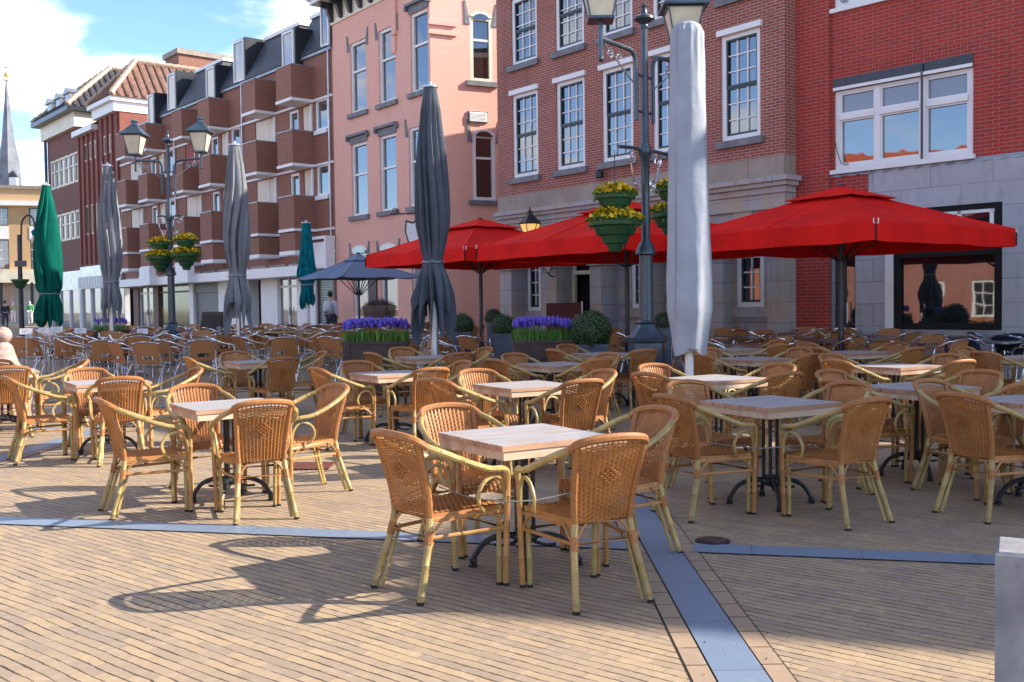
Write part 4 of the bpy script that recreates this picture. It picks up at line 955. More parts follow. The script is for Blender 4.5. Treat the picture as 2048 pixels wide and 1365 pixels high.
mb = MB(); wall(mb, sL, sR, zBand1, zTop, r1+r2, .15); body(mb, sL, sR, zBand1, zTop, 8)
mb.build('brick_wall', M['brick_red'], rA)
for r in r1: window(rA, r, M['white'], M['glass'], 3, 6, .09, .11, .026, M['dgreen'], .5, M['grey_stone'], name='sash_window')
for r in r2: window(rA, r, M['white'], M['glass'], 3, 5, .09, .10, .026, M['dgreen'], .5, M['grey_stone'], name='sash_window')
for r in r1:
    mb = MB(); mb.box(r[0]-.06, r[1]+.06, -.07, .02, r[3]-.02, r[3]+.10); mb.build('window_hood', M['white'], rA)
for r in r1+r2:                                # soldier course over every opening
    mb = MB(); x = r[0]-.02
    while x < r[1]: mb.box(x, x+.055, -.006, .02, r[3]+(.105 if r in r1 else .005), r[3]+(.32 if r in r1 else .22)); x += .066
    mb.build('brick_arch', M['brick_red'], rA)
mb = MB(); mb.box(sL, sR+.002, -.03, 7.9, zB0, zBand1-.002); mb.build('stone_band', M['stone_band'], rA)
mb = MB()
for (p, z0_, z1_) in ((.20, zCor-.08, zCor+.018), (.13, zCor-.17, zCor-.082), (.05, zCor-.30, zCor-.172), (.08, zCor-.62, zCor-.56)): mb.box(sL-.02, sR+p*.9, -p, .3, z0_, z1_)
mb.build('cornice', M['stone'], rA)
zF = zCor-1.02                                  # top of the openings
op = [(A.px(1023, 600)[0], A.px(1084, 600)[0]), (A.px(1113, 600)[0], A.px(1180, 600)[0]), (A.px(1202, 600)[0], A.px(1277, 600)[0]), (A.px(1303, 600)[0], A.px(1372, 600)[0]), (A.px(1445, 600)[0], A.px(1534, 600)[0])]
holes = [(a, b, 0.0, zF, .55) for a, b in op]; holes[4] = (op[4][0], op[4][1], 0.0, zF, .38)
mb = MB(); wall(mb, sL, sR, -.1, zCor-.301, holes, .5); body(mb, sL, sR, -.1, zCor-.301, 8); mb.build('stone_wall', M['stone'], rA)
for i, (a, b) in enumerate(op):
    cx = (a+b)/2; mb = MB(); mb.hexa([(cx-.16, -.045, zF), (cx+.16, -.045, zF), (cx+.16, .01, zF), (cx-.16, .01, zF)], [(cx-.24, -.045, zF+.42), (cx+.24, -.045, zF+.42), (cx+.24, .01, zF+.42), (cx-.24, .01, zF+.42)])
    mb.build('keystone', M['stone'], rA)
edges = [sL]+[v for o_ in op for v in o_]+[sR]
for i in range(0, len(edges), 2):
    if edges[i+1]-edges[i] > .1:
        mb = MB(); mb.box(edges[i]-(.05 if i else 0), edges[i+1]+.05, -.07, .56, zF-.52, zF-.18); mb.build('pier_capital', M['stone'], rA); mb = MB(); mb.box(edges[i]-(.03 if i else 0), edges[i+1]+.03, -.04, .55, -.05, .42); mb.build('pier_base', M['stone'], rA)
for i, (a, b) in enumerate(op):
    y = .55 if i < 4 else .38
    if i == 1:
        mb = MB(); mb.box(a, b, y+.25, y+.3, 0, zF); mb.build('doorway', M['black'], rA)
        mb = MB(); mb.box(a, a+.10, y-.02, y+.06, 0, zF); mb.box(b-.10, b, y-.02, y+.06, 0, zF); mb.box(a+.1, b-.1, y-.02, y+.06, zF-.7, zF-.6); mb.build('door_frame', M['cream'], rA)
    else:
        off = -y; wr = {0: ((1046, 530), (1082, 622)), 2: ((1264, 534), (1300, 616)), 3: None, 4: ((1474, 512), (1528, 614))}[i]
        q = A.rect(*wr, off) if wr else (a+.3, b-.2, 1.3, 2.6)
        q = (max(q[0], a+.02), min(q[1], b-.02), q[2], min(q[3]+.45, zF-.1))
        mb = MB(); wall(mb, a, b, 0, zF, [q], .12, y); mb.build('recess_wall', M['stone'], rA)
        window(rA, q, M['white'], M['glass_dark'], 2, 4, y+.06, .10, .03, M['dgreen'], None, None, name='sash_window')
        mb = MB(); mb.box(max(a+.004, q[0]-.3), min(b-.004, q[1]+.3), y-.10, y-.001, q[2]-.22, q[2]-.03); mb.build('sill', M['stone'], rA)
# roof
mb = MB(); mb.box(sL-.1, sR+.1, -.22, 8.1, zTop+.002, zTop+.16); mb.build('gutter', M['white'], rA)
mb = MB(); mb.prism_x([(-.1, zTop+.165), (8, zTop+.165), (5.5, zTop+.4), (3.2, zTop+.4)], sL, sR); mb.build('roof', M['pantile_dark'], rA)
# maroon screen in the doorway
q = A.px(1128, 640, -.02); q2 = A.px(1182, 640, -.02); mb = MB(); pA = A.w(op[1][0]-.1, -.25); zz = A.px(1150, 606, .25)[1]
t = thing('fabric_screen', 'maroon fabric screen across the dark doorway', 'screen', (pA.x, pA.y, gz(pA.y)), A.rz)
Ls = op[1][1]-op[1][0]+.05; mb.box(0, Ls, -.012, .012, .12, zz); mb.build('panel', mat('maroon_cloth', (.09, .010, .012), .8, ns=3), t)
for x in (0, Ls): mb = MB(); mb.tube([(x, .03, 0), (x, .03, zz+.03)], .02, 8); mb.lathe([(.13, 0), (.13, .02), (.03, .03)], 12, x, .03); mb.build('post', M['steel'], t)
# lit lantern and small lamp on the stone front
def wall_lantern(F, px, py, h, label, lit, off=.42):
    s_, z_ = F.px(px, py, off); p = F.w(s_, -off); t = thing('wall_lantern', label, 'wall lamp', (p.x, p.y, F.z0+z_), F.rz); k = h
    mb = MB(); n = 6
    mb.lathe([(.11*k, -.42*k), (.12*k, -.40*k), (.12*k, -.38*k)], n); mb.lathe([(.27*k, .0), (.29*k, .02*k), (.28*k, .04*k)], n); mb.lathe([(.28*k, .04*k), (.07*k, .26*k), (.06*k, .30*k), (.09*k, .31*k), (.03*k, .36*k), (.012*k, .46*k)], n)
    for i in range(n):
        a = 2*math.pi*i/n; mb.tube([(.12*k*math.cos(a), .12*k*math.sin(a), -.38*k), (.27*k*math.cos(a), .27*k*math.sin(a), 0)], .014*k, 4)
    mb.build('frame', M['iron'], t)
    mb = MB(); mb.lathe([(.112*k, -.378*k), (.262*k, -.004)], n); mb.build('lamp_glass', lit, t)
    mb = MB(); mb.tube([(0, 0, -.42*k), (0, .1, -.6*k), (0, off, -.62*k)], .018, 6, sub=3); mb.build('bracket', M['iron'], t, True); return t
lg = NT('lit_lantern_glass'); gr = lg.noise(lg.coords(), 5, 1); em = lg.bsdf(lg.mix(lg.ramp(gr, .45, .6), (.5, .42, .30), (.75, .5, .15)), .3); em.inputs['Emission Color'].default_value = (1, .55, .12, 1); em.inputs['Emission Strength'].default_value = .35
M['lit'] = lg.m
wall_lantern(A, 1060, 449, 1.0, 'six sided black wall lantern glowing yellow above the red parasol', M['lit'])
wall_lantern(A, 1096, 533, .42, 'tiny dark wall lamp on the stone pier by the doorway', M['lamp_glass'], .2)
s_, z_ = A.px(1198, 347, .15); p = A.w(s_, -.15); mb = MB(); mb.tube([(0, 0, .08), (0, .15, .1)], .015, 6); mb.lathe([(.07, -.12), (.10, -.10), (.10, .02), (.05, .07)], 10); tag(mb.build('floodlight', M['iron'], None, loc=(p.x, p.y, A.z0+z_)), 'small black floodlight under a sill of the brick building', 'floodlight')
# ---------------- B: bright red building with the wide window
B = Fac(5.75, 20.25, (.679, -.734)); rB = B.thing('brick_building', 'bright red brick building with a wide white window over a grey stone shopfront', 'building')
LB = 11.6; big = B.rect((1668, 160), (1946, 309)); zS = .5*(B.px(1740, 344)[1]+B.px(2040, 306)[1]); zTB = 10.2-B.z0
top = (big[0], big[1], B.px(1668, 20)[1], B.px(1668, 20)[1]+1.7); sSt = B.px(1738, 400)[0]; sPil = B.px(1662, 200)[0]
door = (B.px(1647, 600, -.1)[0], B.px(1717, 600, -.1)[0], 0, B.px(1690, 440)[1]); shop = (B.px(1771, 600)[0], B.px(2005, 600)[0], B.px(1850, 660)[1], B.px(1900, 412)[1])
extra = [(x, x+1.5, z, z+1.6) for x in (5.4, 7.6, 9.6) for z in (4.4, 7.4)]
mb = MB(); wall(mb, -.8, LB, zS, zTB, [big, top]+extra, .2); body(mb, -.8, LB, zS, zTB, 7); wall(mb, -.8, sSt, zCor-.6, zS, [], .1); mb.build('brick_wall', M['brick_bright'], rB)
mb = MB(); mb.box(-.25, sPil, -.07, .02, 0, zTB); mb.build('pilaster', M['brick_bright'], rB)
mb = MB(); x = big[0]-.1
while x < big[1]+.06: mb.box(x, x+.055, -.006, .02, big[3]+.004, big[3]+.22); x += .066
mb.build('brick_arch', M['brick_bright'], rB)
mb = MB(); wall(mb, sSt, LB, -.1, zS-.002, [(*shop, .3), (5.6, 8.0, .5, 2.8, .2), (8.6, 9.8, .0, 2.6, .2)], .2, -.02); wall(mb, sPil, sSt, -.1, zCor-.6, [(*door[:2], -.09, door[3], .3)], .3, -.018); body(mb, sSt, LB, -.1, zS-.002, 6.9, -.02); mb.build('stone_cladding', M['travertine'], rB)
mb = MB(); n = 60; L0, L1 = big[0]-.1, LB; vs = []
for i in range(n*2+1):
    x = L0+(L1-L0)*i/(n*2); dz = .012*math.sin(i*1.9); vs += [(x, -.03-.01*math.cos(i*1.9), zS-.05+dz), (x, -.005, zS+.03)]
mb.add(vs, [(2*i, 2*i+2, 2*i+3, 2*i+1) for i in range(n*2)]); mb.build('lead_flashing', M['lead'], rB)
# the wide window: three lights with transoms
def wide_window(r, par, gm_top):
    x0, x1, z0, z1 = r; W = x1-x0; box_h = .17; y = .10; c1, c2 = x0+W*.325, x0+W*.655; zt_ = z0+(z1-box_h-z0)*.64
    mb = MB(); mb.box(x0, x1, y-.12, y+.1, z1-box_h, z1); tb = mb.build('shutter_box', M['poleblack'], par)
    mb = MB(); mb.box(x0, x1, y-.145, y-.121, z1-box_h-.06, z1-box_h+.0); 
    mb.box(x0, x0+.10, y-.05, y+.05, z0, z1-box_h-.061); mb.box(x1-.10, x1, y-.05, y+.05, z0, z1-box_h-.061); mb.box(x0+.1, x1-.1, y-.05, y+.05, z0, z0+.10); mb.box(x0+.1, x1-.1, y-.05, y+.05, z1-box_h-.11, z1-box_h-.061)
    for c in (c1, c2): mb.box(c-.055, c+.055, y-.06, y+.05, z0+.101, z1-box_h-.111)
    ed = [x0+.1, c1-.055, c1+.055, c2-.055, c2+.055, x1-.1]
    for i in (0, 2, 4):
        mb.box(ed[i], ed[i+1], y-.075, y+.05, zt_-.055, zt_+.055)
        for (p, q) in ((z0+.101, zt_-.056), (zt_+.056, z1-box_h-.112)):
            e = .032; mb.box(ed[i], ed[i]+e, y-.035, y+.03, p, q); mb.box(ed[i+1]-e, ed[i+1], y-.035, y+.03, p, q); mb.box(ed[i]+e, ed[i+1]-e, y-.035, y+.03, p, p+e); mb.box(ed[i]+e, ed[i+1]-e, y-.035, y+.03, q-e, q)
    f = mb.build('window', M['white'], par)
    for i in (0, 2, 4):
        mb = MB(); mb.box(ed[i]+.04, ed[i+1]-.04, y+.012, y+.02, z0+.12, zt_-.07); mb.build('pane', M['glass'], f)
        mb = MB(); mb.box(ed[i]+.04, ed[i+1]-.04, y+.012, y+.02, zt_+.07, z1-box_h-.13); mb.build('upper_pane', gm_top, f)
    mb = MB(); mb.box(x0-.05, x1+.05, -.08, y+.02, z0-.08, z0-.003); mb.build('sill', M['white'], f)
    mb = MB(); mb.box(c2+.005, c2+.035, y-.16, y-.125, z0+.02, z1-.02); mb.build('guide_rail', M['dgreen'], f); mb = MB(); mb.tube([(x0+.03, y-.1, z0+.55), (x0+.06, y-.11, z0+.4), (x0+.16, y-.1, z0+.12), (x0+.3, y-.09, z0+.1)], .008, 5, sub=3); mb.build('cable', M['iron'], f)
pt = NT('patterned_glass'); br_ = pt.n('ShaderNodeTexBrick'); sep = pt.n('ShaderNodeSeparateXYZ'); pt.l(pt.coords(), sep.inputs[0]); cm = pt.n('ShaderNodeCombineXYZ'); pt.l(sep.outputs[0], cm.inputs[0]); pt.l(sep.outputs[2], cm.inputs[1]); pt.l(cm.outputs[0], br_.inputs['Vector'])
br_.inputs['Scale'].default_value = 1; br_.inputs['Brick Width'].default_value = .07; br_.inputs['Row Height'].default_value = .035; br_.inputs['Mortar Size'].default_value = .008; br_.inputs['Color1'].default_value = (.08, .10, .13, 1); br_.inputs['Color2'].default_value = (.10, .12, .15, 1); br_.inputs['Mortar'].default_value = (.15, .18, .22, 1)
pt.bsdf(br_.outputs[0], .2, ior=1.9); M['glass_pattern'] = pt.m
wide_window(big, rB, M['glass_pattern']); wide_window(top, rB, M['glass'])
for r in extra: window(rB, r, M['white'], M['glass'], 1, 1, .1, .08, split=.65, sill=M['grey_stone'])
# shop window: dark frame, white post, upper lights
x0, x1, z0, z1 = shop; zm = B.px(1950, 492)[1]
mb = MB(); y = .06
for (a, b, c, d) in ((x0+.16, x0+.28, z0, z1), (x1-.14, x1, z0, z1), (x0+.28, x1-.14, z0, z0+.12), (x0+.28, x1-.14, z1-.10, z1)): mb.box(a, b, y-.06, y+.06, c, d)
mb.box(x0+.28, x1-.14, y-.10, y+.06, zm-.16, zm); f = mb.build('shop_window', M['black'], rB)
mb = MB(); mb.box(x0+.2, x1-.1, y+.02, y+.03, z0+.05, zm-.05); mb.build('pane', M['glass_dark'], f); mb = MB(); mb.box(x0+.2, x1-.1, y+.02, y+.03, zm, z1-.05); mb.build('upper_pane', M['glass_dark'], f)
mb = MB(); mb.box(x0, x0+.159, y-.09, y+.06, 0.05, z1)
for u in (.34, .67, 1.0): x = lerp(x0+.28, x1-.14, u)-.05; mb.box(x-.035, x+.035, y-.05, y+.015, zm+.001, z1-.101)
mb.box(x0+.28, x1-.14, y-.05, y+.014, z1-.16, z1-.102); mb.box(x0+.28, x1-.14, y-.05, y+.014, zm+.30, zm+.36); mb.build('glazing_bar', M['white'], f)
mb = MB(); mb.box(x0-.05, x1+.06, -.12, .02, z0-.10, z0-.003); mb.build('sill', M['lead'], f)
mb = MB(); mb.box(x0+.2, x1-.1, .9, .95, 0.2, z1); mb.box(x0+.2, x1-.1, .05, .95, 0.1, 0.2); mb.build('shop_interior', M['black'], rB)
x0, x1, z0, z1 = door
mb = MB(); mb.box(x0, x0+.09, .12, .2, 0, z1); mb.box(x1-.09, x1, .12, .2, 0, z1); mb.box(x0+.09, x1-.09, .12, .2, z1-.1, z1); mb.box(x0+.40, x0+.46, .13, .19, .02, z1-.101); mb.box(x0+.09, x1-.09, .13, .19, .02, .22); f = mb.build('door', M['dgreen'], rB)
mb = MB(); mb.box(x0+.05, x1-.05, .155, .165, .2, z1-.05); mb.build('pane', M['glass_dark'], f); mb = MB(); mb.tube([(x0+.52, .08, .9), (x0+.52, .08, 1.3)], .015, 6); mb.build('handle', M['steel'], f)
for r in ((5.6, 8.0, .5, 2.8), (8.6, 9.8, 0.0, 2.6)): window(rB, r, M['dgreen'], M['glass_dark'], 1, 1, .1, .1)
mb = MB(); mb.box(-.8, LB, -.2, 7, zTB+.002, zTB+.18); mb.build('parapet', M['white'], rB)
# ---------------- houses further along the same row, outside the view: they cast the shade on the square
H1 = Fac(B.w(LB).x, B.w(LB).y, (.679, -.734)); t = H1.thing('brick_house', 'low brick shop further along the east row, beyond the red building', 'house')
mb = MB(); hl = [(.5, 2.0, .4, 2.6), (.5, 1.9, 4.2, 5.8)]; wall(mb, 0, 2.75, -.1, 6.4, hl, .15); body(mb, 0, 2.75, -.1, 6.4, 8); mb.build('brick_wall', M['brick_orange'], t)
for r in hl: window(t, r, M['white'], M['glass'], 1, 1, .1, .08, split=.6)
H2 = Fac(H1.w(2.75).x, H1.w(2.75).y, (.679, -.734)); t = H2.thing('brick_house', 'tall narrow brick gable house further along the east row', 'house')
mb = MB(); hl = [(x, x+.9, z, z+1.7) for x in (.7, 2.6) for z in (.6, 3.9, 6.8)]; wall(mb, 0, 6.6, -.1, 9.1, hl, .15); body(mb, 0, 6.6, -.1, 9.1, 1.7)
mb.prism([(0, 9.105), (6.6, 9.105), (6.6, 10.6), (6.4, 11.2), (5.3, 12.3), (3.84, 11.8), (1.9, 10.6), (0, 9.7)], 0, .4); mb.build('brick_wall', M['brick_orange'], t)
for r in hl: window(t, r, M['white'], M['glass'], 1, 1, .1, .08, split=.6)
# ---------------- C: pink corner building, set back behind an alley
cx = at(868, 600, 30.1); Cc = (cx.x, 30.1); PF = Fac(*Cc, (.606, -.795)); PS = Fac(*Cc, (.912, .41)); rP = PF.thing('pink_building', 'pink painted corner building with white windows and grey stone lintels', 'building'); rS = thing('x', None, None)
bpy.data.objects.remove(rS)
sP0 = PF.px(668, 300)[0]; sP1 = PF.px(787, 100)[0]; zE = PF.px(674, 50)[1]; zG = PF.px(657, 6)[1]; zTP = zG+3.5
P3w = lambda x, y: (600+x/2.923, y/2.923)
row2 = [PF.rect(P3w(290, 262), P3w(390, 632)), PF.rect(P3w(457, 185), P3w(562, 592)), PF.rect(P3w(643, 88), P3w(752, 517))]
row1 = [PF.rect(P3w(298, 848), P3w(398, 1250)), PF.rect(P3w(463, 792), P3w(568, 1230)), PF.rect(P3w(634, 765), P3w(746, 1196))]
def avg(rs):
    a = sum(r[2] for r in rs)/len(rs); b = sum(r[3] for r in rs)/len(rs); return [(r[0], r[1], a, b) for r in rs]
row2 = avg(row2[:2])+row2[2:]; row1 = avg(row1)
P4w = lambda x, y: (600+x/2.923, 350+y/2.923)
row0 = [PF.rect(P4w(306, 450), P4w(398, 842)), PF.rect(P4w(468, 440), P4w(574, 842)), PF.rect(P4w(652, 430), P4w(745, 842))]
mb = MB(); wall(mb, sP0, 0, -.1, zTP, row2+row1+row0, .18); mb.quad((sP0, 9, -.1), (sP0, 0, -.1), (sP0, 0, zTP), (sP0, 9, zTP)); mb.quad((sP0, 0, zTP), (0, 0, zTP), (0, 9, zTP), (sP0, 9, zTP))
Rl = Matrix.Rotation(PS.rz-PF.rz, 4, 'Z')
S3 = lambda x, y: PS.px(600+x/2.923, y/2.923)
up = PS.rect(P3w(992, 95), P3w(1126, 485)); lo = PS.rect(P3w(1008, 785), P3w(1144, 1176))
sub = MB(); wall(sub, .0005, 8.5, -.1, zTP, [up, lo], .18); sub.quad((8.5, 0, -.1), (8.5, 9, -.1), (8.5, 9, zTP), (8.5, 0, zTP))
pw = mb.build('brick_wall', M['brick_pink'], rP)
side = thing('side_front', None, None); side.parent = rP; side.rotation_euler.z = PS.rz-PF.rz
sw = sub.build('side_wall', M['brick_pink'], side)
for r in row2: window(rP, r, M['white'], M['glass'], 1, 1, .11, .09, split=.6, sill=M['grey_stone'], sillp=.12)
for r in row1: window(rP, r, M['white'], M['glass'], 1, 1, .11, .09, split=.58, sill=M['grey_stone'], sillp=.12)
for r in row0: window(rP, r, M['white'], M['glass_dark'], 1, 1, .11, .08, split=.74, name='arched_window', arch=.20)
window(side, up, M['cream'], M['glass_dark'], 1, 1, .05, .10, split=.66, sill=M['grey_stone'], sillp=.16, arch=.16, name='arched_window')
window(side, lo, M['white'], M['glass_dark'], 1, 1, .05, .10, split=.66, sill=M['grey_stone'], sillp=.16, arch=.16, name='arched_window')
def lintel(par, r, ears=True, z=.04, h=.34, nm='lintel', cap=True):
    x0, x1, z1 = r[0], r[1], r[3]; mb = MB()
    mb.box(x0-.05, x1+.05, -.03, .05, z1+.005, z1+z+h*.55)
    if cap: mb.box(x0-.14, x1+.14, -.14, .04, z1+z+h*.55+.001, z1+z+h*.8)
    if ears:
        for q in (x0-.14, x1+.14): mb.box(q-.05, q+.05, -.12, .02, z1+z+h*.25, z1+z+h*.549)
    mb.build(nm, M['grey_stone'], par)
def ears(par, r, up_=.55):
    for q, s in ((r[0], -1), (r[1], 1)):
        mb = MB()
        mb.hexa([(q+s*.005-.0, -.03, r[3]-.25), (q+s*.17, -.03, r[3]-.25), (q+s*.17, .03, r[3]-.25), (q+s*.005, .03, r[3]-.25)] if s > 0 else [(q-.17, -.03, r[3]-.25), (q-.005, -.03, r[3]-.25), (q-.005, .03, r[3]-.25), (q-.17, .03, r[3]-.25)],
            [(q+s*.14, -.03, r[3]+up_), (q+s*.19, -.03, r[3]+up_), (q+s*.19, .03, r[3]+up_), (q+s*.14, .03, r[3]+up_)] if s > 0 else [(q-.19, -.03, r[3]+up_), (q-.14, -.03, r[3]+up_), (q-.14, .03, r[3]+up_), (q-.19, .03, r[3]+up_)])
        mb.build('lintel_stone', M['grey_stone'], par)
for r in row1[:2]: lintel(rP, r)
lintel(rP, row2[2])
for r in row2[:2]+row0+[row1[2]]: ears(rP, r, .3)
for r in (up, lo): ears(side, r, .45)
v = PS.rect(P3w(980, 650), P3w(1096, 722)); mb = MB(); mb.box(v[0], v[1], -.05, -.001, v[2], v[3]); vt = mb.build('vent', M['grey_stone'], side); mb = MB()
for i in range(7): z = lerp(v[2]+.05, v[3]-.05, i/6); mb.hexa([(v[0]+.04, -.09, z-.03), (v[1]-.04, -.09, z-.03), (v[1]-.04, -.051, z), (v[0]+.04, -.051, z)], [(v[0]+.04, -.085, z-.015), (v[1]-.04, -.085, z-.015), (v[1]-.04, -.051, z+.02), (v[0]+.04, -.051, z+.02)])
mb.build('vent_slat', M['white'], vt)
# cornice over the first two bays
mb = MB(); mb.box(sP0-.45, sP1, -.62, .1, zG-.14, zG); mb.box(sP0-.52, sP1, -.72, .1, zG+.001, zG+.12); gt = mb.build('cornice', M['white'], rP)
mb = MB(); mb.box(sP0, sP1, -.05, .02, zE+.05, zG-.141); mb.build('frieze', M['cream'], gt); mb = MB(); x = sP0+.1
while x < sP1-.1: mb.prism_x([(-.56, zG-.142), (-.051, zG-.142), (-.051, zE+.12), (-.16, zE+.16), (-.30, zG-.35), (-.5, zG-.28)], x, x+.15); x += .68
mb.build('bracket', M['poleblack'], gt)
mb = MB(); mb.box(sP1+.02, sP1+.26, -.09, -.002, row2[0][3]-.35, zTP); mb.box(sP1-.06, sP1+.18, -.06, -.003, row2[0][3]-.9, row2[0][3]-.36); mb.build('pilaster', M['brick_pink'], rP)
mb = MB()
for (za, zb_) in ((S3(860, 130)[1], S3(860, 155)[1]), (S3(860, 190)[1], S3(860, 210)[1])):
    mb.box(-.06, .85, -.07, .02, zb_, za)
mb.build('string_course', M['brick_pink'], side)
mb = MB(); mb.box(sP0, 0.0, -.06, -.001, 0, .5); mb.build('plinth', M['grey_stone'], rP)
mb = MB(); mb.box(-.95, -.55, -.04, .01, 0, row1[0][2]-.6); mb.build('stone_strip', M['grey_stone'], rP)
# hanging shield sign
s_, z_ = PF.px(832, 470, .7); p = PF.w(s_, -.7); t = thing('hanging_sign', 'white shield shaped sign hanging from a wrought iron bracket on the pink wall', 'sign', (p.x, p.y, PF.z0+z_), PF.rz+math.pi/2-R_(40))
sh = [(-.30, .42), (-.1, .36), (0, .42), (.1, .36), (.30, .42), (.33, .1), (.22, -.28), (0, -.55), (-.22, -.28), (-.33, .1)]
mb = MB(); mb.prism([(x*1.0, z*1.05) for x, z in sh], -.02, .02); mb.build('board', M['iron'], t); mb = MB(); mb.prism([(x*.86, z*.88) for x, z in sh], -.026, .026); mb.build('face', M['white'], t)
mb = MB(); mb.tube([(-.75, 0, .62), (.75, 0, .62)], .022, 6); mb.tube([(0, 0, .4), (0, 0, .62)], .014, 5); mb.tube([(.75, 0, .62), (.2, 0, .9), (.75, 0, 1.0)], .016, 5, sub=3)
mb.tube(spiral((-.62, 0, .72), .10, .02, 1.5, -math.pi/2, 1, Vector((1, 0, 0))), .014, 5); mb.build('bracket', M['iron'], t, True)
# ---------------- D: brown apartment block with balconies
o = PF.w(sP0, .0); AP = Fac(o.x, o.y, (.643, -.766)); rD = AP.thing('apartment_block', 'brown brick apartment block with projecting balconies, slate mansards and white bands', 'building')
Z1 = lambda x, y: (x/2.923, y/2.923)
Z2 = lambda x, y: (x/2.923, 300+y/2.923)
sEnd = AP.px(244, 420)[0]; zGut = AP.px(652, 104)[1]
jun = [1830, 1615, 1330, 1160, 950, 815]; lef = [1615, 1425, 1160, 1030, 815, 700]
R = [AP.px(*Z1(j, 600))[0] for j in jun]; R = [R[0], R[0]-2.85, R[0]-7.05, R[0]-9.9, R[0]-14.1, R[0]-16.95]
fr_ = [1730, 1515, 1240, 1085, 870, 760]; off = .85
lv = [Z1(1730, 340), Z1(1730, 558), Z1(1730, 760), Z1(1730, 985), Z2(1738, 305), Z2(1738, 455)]
zz = [AP.px(*q, off)[1] for q in lv]; PAR = [(zz[1], zz[0]), (zz[3], zz[2]), (zz[5], zz[4])]
st = (PAR[0][0]-PAR[2][0])/2; hgt = 1.15; PAR = [(PAR[0][0]-i*st, PAR[0][0]-i*st+hgt) for i in range(3)]
zLow = PAR[2][0]-.95
bays = [(r_-1.15, r_) for r_ in R]
w0 = AP.rect(Z1(1846, 575), Z1(1920, 795)); dx0, dx1 = w0[0]-R[0], w0[1]-R[0]
holes = []
zc = [PAR[1][1], PAR[2][1]]
for i in (0, 2, 4):
    for (a, b) in ((PAR[1][1]-.02, PAR[0][0]+.05), (PAR[2][1]-.02, PAR[1][0]+.05)):
        holes.append((R[i]+dx0, min(R[i]+dx1, -.25), a+.02, b-.12))
holes_w = list(holes)
logg = []
for i, (a, b) in enumerate(bays):
    for j, (z0, z1) in enumerate(((PAR[1][1]-.9, PAR[0][0]-.145), (PAR[2][1]-.9, PAR[1][0]-.145))):
        logg.append((b-.80, b-.05, z0, z1, .07, i, j) if i % 2 == 0 else (b-1.80, b-.05, z0, z1, .07, i, j))
        if i % 2 == 0: holes_w.append((b-1.78, b-1.12, z0+.85, z1-.03))
mb = MB(); wall(mb, sEnd, 0, zLow, zGut, holes_w+[l[:5] for l in logg], .12); body(mb, sEnd, 0, zLow, zGut, 9); mb.build('brick_wall', M['brick_apart'], rD)
for r in holes_w: window(rD, r, M['white'], M['glass'], 1, 1, .06, .08, sill=M['white'], sillp=.03)
panelm = mat('beige_panel', (.66, .58, .48), .6, ns=.6, na=.06, stretch=(25, 25, 1))
redp = mat('red_panel', (.25, .02, .012), .6)
for (a, b, z0, z1, dp, i, j) in logg:
    m = redp if (i, j) == (3, 0) else panelm; w = b-a
    mb = MB(); mb.box(a+.02, b-.02, dp-.04, dp-.001, z0, z1); lp = mb.build('loggia_panel', m, rD)
    mb = MB(); mb.box(b-.10, b-.01, -.06, .02, z0, z1); mb.build('loggia_post', M['white'], lp)
    if i % 2: mb = MB(); mb.box((a+b)/2+.1, (a+b)/2+.16, dp-.06, dp-.041, z0, z1); mb.build('loggia_post', M['white'], lp)
for i, (a, b) in enumerate(bays):
    for (z0, z1) in PAR:
        low = z0 == PAR[2][0]
        mb = MB(); mb.box(a, b, -off, -.001, z0, z1); bal = mb.build('balcony', M['brick_apart'], rD)
        mb = MB(); mb.box(a-.02, b+.02, -off-.03, -.002, z0-.105, z0-.002); mb.build('balcony_slab', M['white'], bal); mb = MB(); mb.box(a-.015, b+.015, -off-.02, -off+.12, z1+.001, z1+.035); mb.box(b-.12, b+.015, -off+.121, -.002, z1+.001, z1+.035); mb.build('coping', M['lead'], bal)
    mb = MB(); mb.box(a, b, -off+.02, -.001, zLow+.16, PAR[2][0]-.142); bal = mb.build('bay_base', M['brick_apart'], rD); mb = MB(); mb.box(a-.02, b+.02, -off, -.002, zLow+.02, zLow+.158); mb.build('balcony_slab', M['white'], bal)
mb = MB()
ends = [0]+[v for b_ in bays for v in (b_[1], b_[0])]+[sEnd]
for k in range(0, len(ends), 2):
    for z in (PAR[0][0], PAR[1][0], PAR[2][0], zLow+.16): mb.box(ends[k+1]+.021, ends[k]-.021, -.06, -.001, z-.10, z-.02)
mb.build('white_band', M['white'], rD)
for x in (R[0]+dx1+.18 if R[0]+dx1+.2 < -.1 else -.12, R[2]+dx1+.3, R[4]+dx1+.3): mb = MB(); mb.tube([(x, -.07, zLow), (x, -.07, zGut)], .035, 6); mb.build('downpipe', M['steel'], rD)
mb = MB(); mb.box(sEnd, 0, -.10, .2, zGut+.001, zGut+.10); mb.build('gutter', M['lead'], rD)
